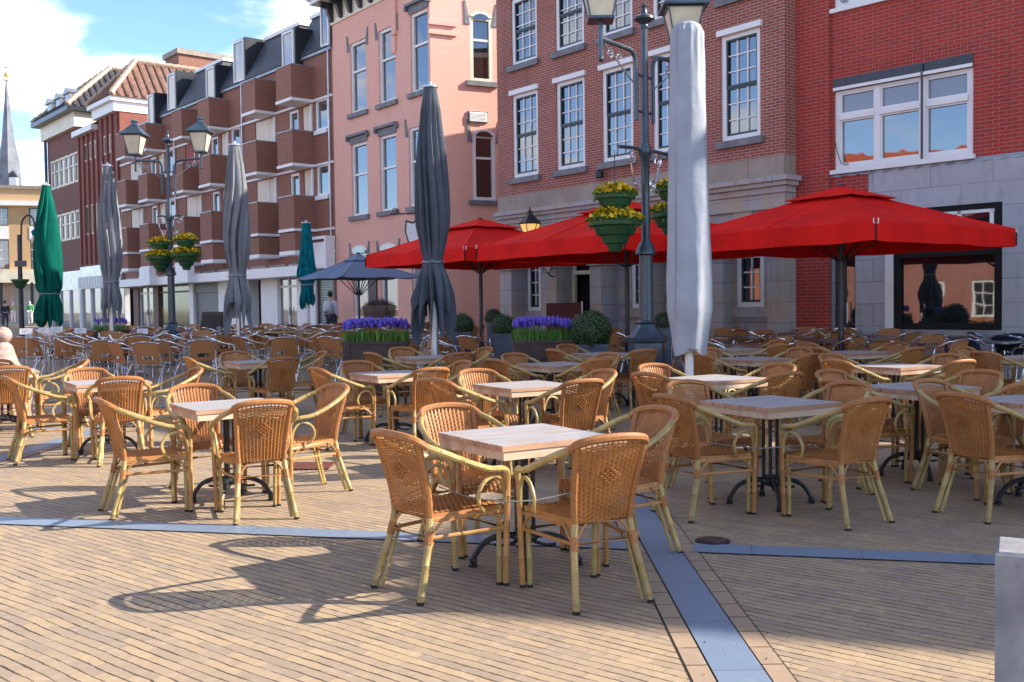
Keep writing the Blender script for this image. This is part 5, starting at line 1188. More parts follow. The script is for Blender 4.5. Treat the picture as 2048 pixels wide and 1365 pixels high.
# mansards and dormers
zM = AP.px(*Z1(1830, 128), -.9)[1]
mans = [(1685, 1892), (1418, 1665), (1248, 1378), (1022, 1212), (900, 995)]
for (a, b) in mans:
    x0, x1 = AP.px(*Z1(a, 400), .2)[0], AP.px(*Z1(b, 300), .2)[0]; b4 = [(x0, -.15, zGut+.105), (x1, -.15, zGut+.105), (x1, 3, zGut+.105), (x0, 3, zGut+.105)]; t4 = [(x0+.15, .75, zM), (x1-.55, .75, zM), (x1-.55, 3, zM), (x0+.15, 3, zM)]
    mb = MB(); mb.hexa(b4, t4); mr = mb.build('mansard_roof', M['slate'], rD); mb = MB(); mb.box(x0+.08, x1-.48, .68, 3, zM+.002, zM+.13); mb.build('roof_cap', M['white'], mr)
for (a, b, y0, y1, big_) in ((1872, 1942, 120, 300, 1), (1648, 1706, 250, 362, 0), (1364, 1418, 352, 505, 1), (1203, 1243, 455, 545, 0), (978, 1018, 532, 662, 1), (862, 890, 610, 684, 0)):
    o2 = .1 if big_ else .35; r = AP.rect(Z1(a, y0), Z1(b, y1), o2); z0 = zGut+.11 if big_ else r[2]; h = 1.75 if big_ else 1.5; x0 = r[0]; x1 = min(r[1]+.12, -.05)
    z0 = zGut+.105 if big_ else PAR[0][1]+.04
    mb = MB(); mb.box(x0-.08, x1+.08, -o2+.06, 1.4, z0, z0+h); d_ = mb.build('dormer', M['poleblack'], rD)
    mb = MB(); y = -o2+.02
    mb.box(x0, x0+.07, y-.03, y+.035, z0+.05, z0+h-.06); mb.box(x1-.07, x1, y-.03, y+.035, z0+.05, z0+h-.06); mb.box(x0+.07, x1-.07, y-.03, y+.035, z0+h-.14, z0+h-.06); mb.box(x0+.07, x1-.07, y-.03, y+.035, z0+.05, z0+.13)
    mb.build('frame', M['white'], d_); mb = MB(); mb.box(x0+.05, x1-.05, y+.005, y+.015, z0+.1, z0+h-.1); mb.build('pane', M['glass_pale'], d_)
# ground floor: canopy, mezzanine windows, shops
zC0, zC1 = AP.px(*Z2(1200, 772), .9)[1], AP.px(*Z2(1200, 722), .9)[1]
xs0, xs1 = sEnd, AP.px(*Z2(1745, 700), .9)[0]
mb = MB(); mb.box(xs0, xs1, -.95, .3, zC0, zC1); cp = mb.build('canopy', M['white'], rD)
for (a, b) in ((845, 905), (1058, 1130)):
    x0, x1 = AP.px(*Z2(a, 720), 1.0)[0], AP.px(*Z2(b, 720), 1.0)[0]; mb = MB(); mb.box(x0, x1, -1.25, -.951, zC0-.0, zC1+.45); mb.build('sign_box', M['white'], cp)
mb = MB(); x = sEnd+.3; hs = []
while x < -.7: hs.append((x, min(x+1.35, -.1), zC1+.12, zLow-.25)); x += 1.6
wall(mb, sEnd, 0, zC1+.001, zLow-.001, hs, .1, .0); mb.build('mezzanine_wall', M['brick_apart'], rD)
for r in hs: window(rD, r, M['white'], M['glass'], 2, 1, .05, .06, .05)
bands = [(715, 785, 'dark'), (785, 815, 'brown'), (815, 900, 'door'), (900, 930, 'brown'), (930, 1112, 'shop'), (1112, 1135, 'white'), (1135, 1282, 'shutter'), (1282, 1335, 'white'), (1335, 1460, 'white'), (1460, 1532, 'dark'), (1532, 1628, 'white'), (1628, 1742, 'door'), (1742, 1850, 'white'), (1850, 1958, 'grid')]
gs = NT('shop_display_glass'); nz_ = gs.noise(gs.mapping(gs.coords(), (1.2, 1, .8)), 1.6, 2); cr = gs.n('ShaderNodeValToRGB'); gs.l(nz_, cr.inputs[0]); e = cr.color_ramp.elements
e[0].position = .30; e[0].color = (.01, .02, .06, 1); e[1].position = .75; e[1].color = (.35, .05, .02, 1); n_ = e.new(.45); n_.color = (.02, .05, .03, 1); n_ = e.new(.6); n_.color = (.05, .12, .04, 1); gs.bsdf(cr.outputs[0], .08, ior=1.7); M['display'] = gs.m
sg = NT('roller_grid'); w_ = sg.n('ShaderNodeTexBrick'); s3 = sg.n('ShaderNodeSeparateXYZ'); sg.l(sg.coords(), s3.inputs[0]); c3 = sg.n('ShaderNodeCombineXYZ'); sg.l(s3.outputs[0], c3.inputs[0]); sg.l(s3.outputs[2], c3.inputs[1]); sg.l(c3.outputs[0], w_.inputs['Vector']); w_.inputs['Scale'].default_value = 1; w_.inputs['Brick Width'].default_value = .16; w_.inputs['Row Height'].default_value = .09; w_.inputs['Mortar Size'].default_value = .012
w_.inputs['Color1'].default_value = (.03, .05, .055, 1); w_.inputs['Color2'].default_value = (.035, .06, .065, 1); w_.inputs['Mortar'].default_value = (.2, .24, .25, 1); sg.bsdf(w_.outputs[0], .3, .2); M['grid'] = sg.m
M['shutter'] = mat('grey_roller_shutter', (.16, .165, .17), .5, .3, ns=3, na=.1); M['brown_col'] = mat('brown_column', (.14, .07, .05), .6)
for (a, b, kd) in bands:
    x0, x1 = AP.px(*Z2(a, 900), .0)[0], AP.px(*Z2(b, 900), .0)[0]; zt_ = zC0-.001 if a < 1740 else zC1
    if kd in ('white', 'brown'):
        mb = MB(); mb.box(x0, x1, -.04, .5, -.1, zt_); mb.build('column', M['white'] if kd == 'white' else M['brown_col'], rD)
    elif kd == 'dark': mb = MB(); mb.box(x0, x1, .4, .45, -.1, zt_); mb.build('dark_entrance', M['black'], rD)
    elif kd == 'shutter':
        mb = MB(); z = -.05
        while z < zt_-.5: mb.box(x0, x1, .10, .14, z, z+.085); z += .09
        mb.box(x0, x1, .05, .16, z+.01, zt_); mb.build('roller_shutter', M['shutter'], rD)
    else:
        mb = MB(); nn = 2 if kd == 'door' else 1
        for q in range(nn+1): x = lerp(x0, x1, q/nn); mb.box(max(x0, x-.05), min(x1, x+.05), .04, .14, -.1, zt_)
        mb.box(x0+.05, x1-.05, .05, .13, zt_-.35, zt_-.27); mb.box(x0+.05, x1-.05, .05, .13, -.05, .12); f = mb.build('shop_front', M['white'] if kd == 'door' else M['brown_col'], rD)
        mb = MB(); mb.box(x0+.02, x1-.02, .085, .095, 0, zt_); mb.build('pane', {'shop': M['display'], 'grid': M['grid'], 'door': M['glass_pale']}[kd], f)
        if kd == 'door':
            mb = MB(); xm = (x0+x1)/2+.12; mb.tube([(xm, .0, .95), (xm, .0, 1.25)], .02, 6); mb.build('handle', M['iron'], f)
mb = MB(); mb.box(sEnd, 0, .5, .56, -.1, zC1); mb.build('shop_back', M['black'], rD)
mb = MB(); xq = AP.px(*Z2(1965, 700), .05)[0]; mb.box(xq-.22, min(xq+.05, -.0), -.05, .2, -.1, zC1); mb.build('column', M['brown_col'], rD)
x0 = AP.px(*Z2(1748, 600), .3)[0]; x1 = min(-.02, AP.px(*Z2(1985, 600), .3)[0])
mb = MB(); mb.box(x0, x1-.1, -.32, -.02, zLow-.35, zLow+.42); mb.box(x1-.09, x1, -.4, -.02, zC1-.15, zLow+.62); mb.box(x0-.1, x1-.091, -.4, -.32, zLow+.52, zLow+.62); mb.box(x0, x1-.1, -.3, -.02, zC1-.1, zC1+.16); mb.build('shop_fascia', M['white'], rD)
# penthouse block on the roof
q0, q1 = AP.px(331, 130, -9.0), AP.px(357, 97, -9.0); mb = MB(); mb.box(q0[0], q1[0], 9.0, 19.5, zGut-1, q1[1]-.35); ph_ = mb.build('roof_block', M['brick_apart'], rD); mb = MB(); mb.box(q0[0]-.15, q1[0]+.15, 8.85, 19.7, q1[1]-.349, q1[1]); mb.build('coping', M['stone_band'], ph_)
# balcony bits: flag
p = AP.w(bays[5][0]+.3, -1.1); t = thing('flag', 'small red and white flag on the last balcony of the apartment block', 'flag', (p.x, p.y, AP.z0+PAR[1][1]+.05), AP.rz)
mb = MB(); mb.tube([(0, 0, 0), (-.25, -.5, .85)], .014, 5); mb.build('staff', M['white'], t); mb = MB(); vs = []
for i in range(7):
    for j in range(4): vs.append((-.24+.05*i-.02*j, -.47+.02*math.sin(i*1.3), .82-.06*i-.16*j))
mb.cur = 0; mb.add(vs, [(i*4+j, i*4+j+1, (i+1)*4+j+1, (i+1)*4+j) for i in range(6) for j in range(3)]); mb.mi = [0 if (k % 3) == 0 else 1 for k in range(18)]; mb.build('cloth', [mat('flag_red', (.55, .01, .015), .7), M['white']], t)
# ---------------- E: reddish building with flat pilasters and tiled hip roof
o = AP.w(sEnd, 0.0); E = Fac(o.x, o.y, (.643, -.766)); rE = E.thing('pilaster_building', 'red brown brick building with flat pilasters, narrow windows and a tiled hip roof', 'building')
eL = E.px(160, 400)[0]; eM = E.px(196, 250)[0]; zH = E.px(*Z1(700, 580))[1]; zL_ = E.px(*Z1(520, 750))[1]; brE = mat('red_brown_render', (.20, .055, .040), .7, ns=4, na=.12)
wr = []
for (x, y0, y1, w) in ((673, 755, 862, 18), (635, 775, 885, 17), (598, 797, 903, 17), (550, 825, 930, 15), (517, 845, 945, 14), (486, 862, 960, 13)): wr.append(E.rect(Z1(x, y0), Z1(x+w, y1)))
hz = sum(r[3]-r[2] for r in wr)/6; zz_ = sum(r[2] for r in wr)/6; wr = [(r[0], r[0]+.62, zz_, zz_+hz) for r in wr]
zl2_ = .5*(E.px(*Z1(575, 1400))[1]+E.px(*Z2(560, 488))[1]); z_l2 = E.px(*Z2(565, 488))[1]; z_h2 = E.px(*Z2(565, 310))[1]; wr2 = [(r[0], r[1], z_l2, z_h2) for r in wr]
mb = MB(); wall(mb, eM, -.0, 3.6, zH-.6, [r for r in wr+wr2 if r[0] > eM], .15); body(mb, eM, 0, 3.6, zH-.6, 9); wall(mb, eL, eM-.001, 3.6, zL_-.3, [r for r in wr+wr2 if r[1] < eM], .15); body(mb, eL, eM-.001, 3.6, zL_-.3, 9); mb.build('brick_wall', brE, rE)
for r in wr+wr2: window(rE, r, M['cream'], M['glass_pale'], 1, 1, .06, .10, sill=None)
mb = MB()
for i in range(9):
    x = lerp(eL+.15, -.3, i/8); mb.box(x-.09, x+.09, -.09, -.001, 3.7, (zH-.61 if x > eM else zL_-.31))
mb.build('pilaster', brE, rE)
mb = MB(); mb.box(eM-.05, .05, -.3, 21.5, zH-.598, zH-.1); mb.box(eM-.2, .2, -.5, 21.8, zH-.099, zH+.12); mb.box(eL-.1, eM-.06, -.35, 3, zL_-.298, zL_); mb.build('cornice', M['white'], rE)
def hip(par, x0, x1, y0, y1, z0, h, m, name='roof', ridge_m=None):
    d = min(y1-y0, x1-x0)/2; A4 = [(x0, y0, z0), (x1, y0, z0), (x1, y1, z0), (x0, y1, z0)]; xc, yc = (x0+x1)/2, (y0+y1)/2; mb = MB()
    H = lambda x, y: z0+h*min(1, (x-x0)/d, (x1-x)/d, (y-y0)/d, (y1-y)/d)
    if y1-y0 > x1-x0: r0, r1_ = (xc, y0+d, z0+h), (xc, y1-d, z0+h); mb.add(A4+[r0, r1_], [(0, 1, 4), (2, 3, 5), (1, 2, 5, 4), (3, 0, 4, 5), (0, 3, 2, 1)])
    else: r0, r1_ = (x0+d, yc, z0+h), (x1-d, yc, z0+h); mb.add(A4+[r0, r1_], [(0, 1, 5, 4), (2, 3, 4, 5), (1, 2, 5), (3, 0, 4), (0, 3, 2, 1)])
    rf = mb.build(name, m, par); mb = MB(); n = int((x1-x0)/.42)
    for i in range(1, n):
        x = lerp(x0, x1, i/n); q = min(d, x-x0, x1-x); mb.tube([(x, y0, z0+.03), (x, y0+q, z0+h*q/d+.03)], .075, 5)
    n = int((y1-y0)/.42)
    for i in range(1, n):
        y = lerp(y0, y1, i/n); q = min(d, y-y0, y1-y); mb.tube([(x1, y, z0+.03), (x1-q, y, z0+h*q/d+.03)], .085, 5)
    mb.build('tile_rolls', m, rf, True); mb = MB()
    for (a, b) in ((A4[0], r0), (A4[1], r0 if y1-y0 > x1-x0 else r1_), (A4[2], r1_), (r0, r1_)):
        a, b = Vector(a), Vector(b); k = max(2, int((b-a).length/.4))
        for i in range(k): mb.tube([a.lerp(b, i/k)+Vector((0, 0, .07)), a.lerp(b, (i+.94)/k)+Vector((0, 0, .09))], [.13, .16], 6)
    mb.build('ridge_tiles', ridge_m or m, rf, True); return rf
M['ridge'] = pantile('pale_ridge_tile', (.34, .24, .18), (.46, .34, .25))
hE = E.px(*Z1(812, 366), -1.6)[1]-zH-.12
hip(rE, eM-.25, .3, -.5, 22, zH+.121, max(1.8, hE), M['pantile'], ridge_m=M['ridge'])
mb = MB(); mb.box(.004, .04, 1.6, 21, zGut-1.5, zH-.6); mb.build('white_gable', M['white'], rE)
mb = MB(); mb.prism_x([(-.3, zL_+.003), (2.5, zL_+.003), (2.5, zL_+1.6)], eL, eM-.07); mb.build('lower_roof', M['slate'], rE)
# its glass shopfront
mb = MB(); mb.box(eL, 0, -.1, .1, 2.35, 3.58); mb.build('steel_fascia', M['steel'], rE)
mb = MB(); x = eL
while x < 0: mb.box(x, x+.13, -.24, -.16, 1.98 if False else 2.38, 3.0); x += .26
mb.build('white_slats', M['white'], rE)
mb = MB(); x = eL
while x < -.1: mb = MB(); mb.box(x, x+.10, -.12, .05, -.2, 2.349); mb.build('shop_post', M['white'], rE); x += 1.7
f = rE; mb = MB(); mb.box(eL, 0, .0, .02, 0, 2.349); mb.build('pane', M['glass_pale'], f)
# ---------------- F: dark brown building with the cream cornice
o = E.w(eL, 0); Fd = Fac(o.x, o.y, (.643, -.766)); rF = Fd.thing('corner_building', 'dark brown brick building with rows of narrow cream windows, cream cornice and dark tiled roof', 'building')
fL = Fd.px(95, 300)[0]; zCf = Fd.px(*Z1(480, 735))[1]; zCt = Fd.px(*Z1(500, 690))[1]
w3 = [Fd.rect(Z1(x, y0), Z1(x+w, y1)) for (x, y0, y1, w) in ((430, 878, 1060, 25), (402, 897, 1072, 24), (374, 915, 1083, 22), (346, 932, 1094, 21), (320, 947, 1103, 20), (296, 960, 1110, 18))]
zt3 = sum(r[3] for r in w3)/6; zb3 = sum(r[2] for r in w3)/6; z_b2 = Fd.px(*Z2(447, 520))[1]; w3 = [(r[0], r[0]+.95, zb3, zt3) for r in w3]; w2 = [(r[0], r[1], z_b2, z_b2+(zt3-zb3)*.95) for r in w3]
mb = MB(); wall(mb, fL, 0, 3.4, zCf, w3+w2, .15); body(mb, fL, 0, 3.4, zCf, 10); mb.build('brick_wall', M['brick_dark'], rF)
for r in w3+w2: window(rF, r, M['cream'], M['glass_pale'], 1, 1, .06, .12, split=.6)
mb = MB(); mb.box(fL-.3, .3, -.3, 10, zCf+.001, zCt+.5); mb.build('cornice', M['cream'], rF)
mb = MB(); mb.box(fL-.7, .6, -.75, 10.4, zCt+.501, zCt+.75); mb.build('gutter', M['poleblack'], rF)
hip(rF, fL-.6, .5, -.7, 16, zCt+.751, Fd.px(*Z1(632, 395), -2.6)[1]-zCt-.75, M['pantile_dark'], ridge_m=M['ridge'])
for x in (fL*.82, fL*.52, fL*.22):
    mb = MB(); mb.box(x-.5, x+.5, -.1, 3, zCt+.76, zCt+1.75); d_ = mb.build('dormer', M['white'], rF); mb = MB(); mb.prism([(x-.62, zCt+1.751), (x+.62, zCt+1.751), (x, zCt+2.1)], -.25, 3.4); mb.build('dormer_roof', M['lead'], d_); mb = MB(); mb.box(x-.36, x+.36, -.13, -.101, zCt+.9, zCt+1.62); mb.build('pane', M['glass_pale'], d_)
mb = MB(); mb.tube([(fL-.05, -.1, 0), (fL-.05, -.1, zCt+.5)], .09, 8); mb.build('downpipe', M['dgreen'], rF)
mb = MB(); n = 16; dz = zCt+.76; prev = None; mb.lathe([(1.2, dz), (1.2, dz+.5), (1.1, dz+1.0), (.75, dz+1.45), (.3, dz+1.65), (.05, dz+1.68)], 20, fL-.3, 1.2); mb.build('copper_dome', mat('green_copper', (.006, .055, .04), .55, ns=3), rF, True)
mb = MB(); mb.box(fL, 0, -.1, .1, 2.3, 3.39); mb.build('steel_fascia', M['steel'], rF)
mb = MB(); x = fL
while x < -.1: mb = MB(); mb.box(x, x+.12, -.1, .06, -.2, 2.299); mb.build('shop_post', M['white'], rF); x += 1.9
f = rF; mb = MB(); mb.box(fL, 0, .0, .02, 0, 2.299); mb.build('pane', M['glass_pale'], f)
# ---------------- G: yellow brick building closing the square, church behind
gy = 76.0; gL = at(-60, 600, gy).x; G = Fac(gL, gy, (1, .28)); rG = G.thing('yellow_building', 'yellow brick building with white bands and a glazed shop, closing the square', 'building')
zr = G.px(40, 378)[1]; W = 13.0; gz_ = lambda y: G.px(40, y)[1]
hs = [(*[G.px(x, 500)[0] for x in (a, b)], gz_(y1), gz_(y0)) for (a, b) in ((-20, 18), (60, 90)) for (y0, y1) in ((416, 452), (480, 538))]
mb = MB(); wall(mb, 0, W, gz_(558), zr, hs, .25); body(mb, 0, W, gz_(558), zr, 9); mb.build('brick_wall', M['brick_yellow'], rG)
for r in hs: window(rG, r, M['poleblack'], M['glass_pale'], 3, 3, .12, .06, .06)
mb = MB(); mb.box(-.3, W+.3, -.5, .1, gz_(415)+.1, gz_(403)); mb.build('eaves', M['white'], rG); mb = MB(); mb.box(-.1, W+.1, -.15, 9.1, zr+.001, zr+.25); mb.build('coping', M['stone_band'], rG)
mb = MB()
for h in (hs[0], hs[2]): mb.box(h[0], h[1], -.04, .02, hs[1][3]+.05, h[2]-.05)
mb.build('white_panel', M['white'], rG)
mb = MB(); mb.box(-.2, W, -.7, .2, gz_(566), gz_(540)); mb.build('canopy', M['cream'], rG)
mb = MB(); 
for i in range(7): mb = MB(); x = lerp(0, W, i/6); mb.box(x-.1, x+.1, -.1, .1, -.3, gz_(566)-.001); mb.build('shop_post', M['poleblack'], rG)
mb = MB(); mb.box(0, W, 2.4, 2.45, -.3, gz_(566)); mb.build('shop_back', M['white'], rG); mb = MB(); mb.box(0, W, .0, 2.4, -.35, .05); mb.build('shop_floor', M['concrete'], rG)
ty = 210.0; c = at(19, 375, ty); t = thing('church_spire', 'slender slate church spire with a gold ball and cross behind the yellow building', 'church', (c.x, c.y, 0)); k = ty/F_PX; zb = c.z; zt = at(17, 160, ty).z
mb = MB(); mb.lathe([(23.5*k, zb-1), (20.5*k, zb+5), (12.5*k, lerp(zb, zt, .42)), (6.2*k, lerp(zb, zt, .72)), (1.5*k, zt-.5), (.15, zt)], 8, phase=.39); mb.build('spire', mat('spire_slate', (.13, .145, .18), .5, ns=.4, na=.35, spec=.6), t)
mb = MB(); q = 22*k; mb.box(-q, q, -q, q, 0, zb-.6); mb.build('tower', M['brick_yellow'], t)
mb = MB(); mb.lathe([(.2, zt-.3), (.75, zt-.1), (.5, zt+.2)], 10); mb.build('collar', M['white'], t, True); mb = MB(); mb.sphere((0, 0, zt+.9), .48, 12, 8); mb.build('ball', mat('gilt', (.8, .5, .1), .3, 1.0), t, True)
mb = MB(); mb.tube([(0, 0, zt), (0, 0, at(17, 130, ty).z)], .08, 6); mb.tube([(-.6, 0, zt+2.5), (.6, 0, zt+2.5)], .07, 6); mb.build('cross', M['iron'], t)
for (dx, dy) in ((17, -.6), (-14, -.6)):
    mb = MB(); mb.box(dx*k-.8, dx*k+.8, -20*k, -14*k, zb-.6, zb+1.8); d_ = mb.build('dormer', M['white'], t); mb = MB(); mb.prism([(dx*k-1, zb+1.801), (dx*k+1, zb+1.801), (dx*k, zb+3.2)], -20.5*k, -13*k); mb.build('dormer_roof', M['slate'], d_)
# ---------------- houses across the square (west side, outside the view; the windows mirror them)
for i, (x, y, L, h, m) in enumerate(((-23, -8, 9, 5.6, 'brick_orange'), (-24, 3.5, 8, 6.0, 'brick_red'), (-25, 13.8, 8.5, 5.4, 'brick_orange'), (-27.0, 25, 9, 6.2, 'brick_red'))):
    Hh = Fac(x-(L*.2), y+L, (.2, -1)); t = Hh.thing('brick_house', ('brick house with a dark tiled roof across the square', 'red brick house with an orange tiled roof across the square, second from the camera', 'brick house with a dark tiled roof between two orange roofed houses across the square', 'red brick house with an orange tiled roof across the square, fourth from the camera')[i], 'house')
    Hh.n  # faces east
    hl = [(a, a+1.1, z, z+1.8) for a in (1.0, 3.4, 5.8) for z in (.6, 3.8)]
    mb = MB(); wall(mb, 0, L, -.1, h, hl, .15); body(mb, 0, L, -.1, h, 7); o_ = mb.build('brick_wall', M[m], t)
    for r in hl: window(t, r, M['white'], M['glass'], 2, 3, .08, .1, .04)
    mb = MB(); mb.prism_x([(-.3, h+.002), (7.3, h+.002), (3.5, h+3.4)], -.2, L+.2); mb.build('roof', M['pantile_dark' if i in (0, 2) else 'orange_tile'], t)
    t.rotation_euler.z += math.pi; t.location = (x-L*.2+Hh.d.x*L, y+L+Hh.d.y*L, 0)
# ------------------------------------------------------------------ small things on the terraces
def chalkboard(px, Y):
    p = at(px, 640, Y); t = thing('chalk_board', 'dark folding menu board beside the silver grey parasol', 'menu board', (p.x, p.y, gz(Y)), R_(-25)); z1 = at(px, 624, Y).z-gz(Y)
    for s, nm in ((-1, 'front_panel'), (1, 'rear_panel')):
        mb = MB(); mb.hexa([(-.36, s*.30-.015, 0), (.36, s*.30-.015, 0), (.36, s*.30+.015, 0), (-.36, s*.30+.015, 0)], [(-.36, s*.03-.015, z1), (.36, s*.03-.015, z1), (.36, s*.03+.015, z1), (-.36, s*.03+.015, z1)]); o = mb.build(nm, M['planter_wood'], t)
        y0, y1 = s*.285+s*.032, s*.05+s*.032; mb = MB(); mb.quad((-.30, y0, .12), (.30, y0, .12), (.30, y1, z1-.08), (-.30, y1, z1-.08)); mb.build('slate_face', mat('chalk_slate', (.018, .019, .021), .6, ns=7, na=.6), o)
chalkboard(430, 24.5)
for i, (x, y) in enumerate(((52, 663), (88, 661), (96, 665), (114, 659), (161, 662), (285, 663))):
    Y = 19.5+.35*i; p = at(x, y, Y); t = thing('table_sign', '%s small white plastic sign from the west on the west terrace' % ORD[i], 'sign', (p.x, p.y, gz(Y)), R_(random.uniform(-15, 15)), 'white reservation signs of the west terrace'); z = p.z-gz(Y)
    mb = MB(); mb.box(-.115, .115, -.004, .004, z-.06, z+.055); mb.build('plate', M['white'], t); mb = MB(); mb.tube([(0, .006, .02), (0, .006, z-.05)], .008, 5); mb.lathe([(.12, 0), (.12, .02), (.01, .03)], 12, 0, .006); mb.build('stand', M['steel'], t)
    mb = MB()
    for j in range(3): mb.box(-.07, .05-.03*j, -.006, -.0041, z+.025-.026*j, z+.031-.026*j)
    mb.build('print', M['blue_cloth'], t)
p = at(438, 662, 19.0); t = thing('drinking_glass', 'empty drinking glass left standing on a crowded terrace table', 'glass', (p.x, p.y, p.z-.07)); gl = NT('clear_glass'); gl.bsdf((.75, .8, .85), .05, ior=1.45).inputs['Transmission Weight'].default_value = .85
mb = MB(); mb.lathe([(.025, 0), (.035, .01), (.042, .15), (.039, .15), (.032, .015), (.01, .012)], 14); mb.build('tumbler', gl.m, t, True)
# wicker trough with grey heather before the pink house
p = at(759, 640, 27.0); t = thing('wicker_planter', 'grey wicker trough of dry heather on a dark stand before the pink building', 'planter', (p.x, p.y, gz(27)), R_(-30)); zt = at(759, 611, 27).z-gz(27); zb = at(759, 637, 27).z-gz(27)
wk = mat('grey_wicker', (.14, .12, .10), .8, ns=40, na=.5, bstr=.8, bdist=.01); mb = MB(); w = .37
for k in range(9):
    z = lerp(zb, zt, (k+.5)/9); h = (zt-zb)/18*.92; e = .02*(k % 2); s = lerp(.92, 1.05, k/8); mb.box(-w*s-e, w*s+e, -.22*s-e, .22*s+e, z-h, z+h)
mb.build('basket', wk, t)
mb = MB(); mb.box(-.33, .33, -.18, .18, zb-.08, zb-.03)
for x in (-.3, .27):
    for y in (-.16, .13): mb.box(x, x+.04, y, y+.04, 0, zb-.081)
mb.build('stand', M['poleblack'], t)
mb = MB(); rnd = random.Random(5)
for _ in range(500):
    x, y = rnd.uniform(-.36, .36), rnd.uniform(-.2, .2); L = rnd.uniform(.08, .24)*(1.15-abs(x)*1.6); a = rnd.uniform(-.5, .5); b = rnd.uniform(-.5, .5); mb.add([(x-.008, y, zt-.03), (x+.008, y, zt-.03), (x+a*L, y+b*L, zt+L)], [(0, 1, 2)])
mb.build('heather', mat('dry_heather', (.15, .13, .13), .9, ns=9, na=.4), t)
# dark notice on the pink wall
s_, z_ = PF.px(746, 580, .02); p = PF.w(s_, -.03); mb = MB(); mb.prism([(-.26, .55), (.26, .55), (.26, -.45), (0, -.62), (-.26, -.45)], -.02, .02); o = mb.build('wall_plaque', mat('dark_plaque', (.035, .025, .025), .5), None); o.location = (p.x, p.y, PF.z0+z_); o.rotation_euler.z = PF.rz; tag(o, 'dark pointed plaque on the pink wall above the wicker trough', 'plaque')
# crumbs, chips and bits of leaf lying on the paving
mb = MB(); rnd = random.Random(21)
for _ in range(300):
    y = 3.6+rnd.random()**1.6*9; x = rnd.uniform(-.56, .56)*y; s = rnd.uniform(.002, .006)*(1+.05*y); a = rnd.uniform(0, 6.28); c_, s_ = math.cos(a)*s, math.sin(a)*s; z = gz(y)+.0075
    mb.cur = rnd.choice((0, 0, 1)); mb.add([(x-c_, y-s_, z), (x+s_*.6, y-c_*.6, z), (x+c_, y+s_, z), (x-s_*.6, y+c_*.6, z), (x, y, z+s*.7)], [(0, 1, 4), (1, 2, 4), (2, 3, 4), (3, 0, 4)])
tag(mb.build('litter', [mat('pale_chip', (.36, .31, .24), .85), mat('dry_leaf_bit', (.14, .09, .05), .8)]), 'small pale chips and dry leaf bits scattered over the paving', 'litter', kind='stuff')
# thin security cables looped through the chairs
for (pts, lb) in (([(878, 974, 5.38), (940, 995, 5.2), (1010, 1003, 5.08), (1075, 1000, 5.12), (1140, 986, 5.25)], 'thin grey cable strung between the two closest rattan chairs'), ([(1400, 886, 7.0), (1480, 893, 6.8), (1522, 897, 6.7), (1600, 892, 6.75), (1640, 897, 6.9)], 'thin grey cable strung between the chairs by the drain cover')):
    mb = MB(); mb.tube([at(*q) for q in pts], .0038, 6, sub=5); tag(mb.build('security_cable', mat('cable_sheath', (.20, .21, .19), .5), None, True), lb, 'cable')
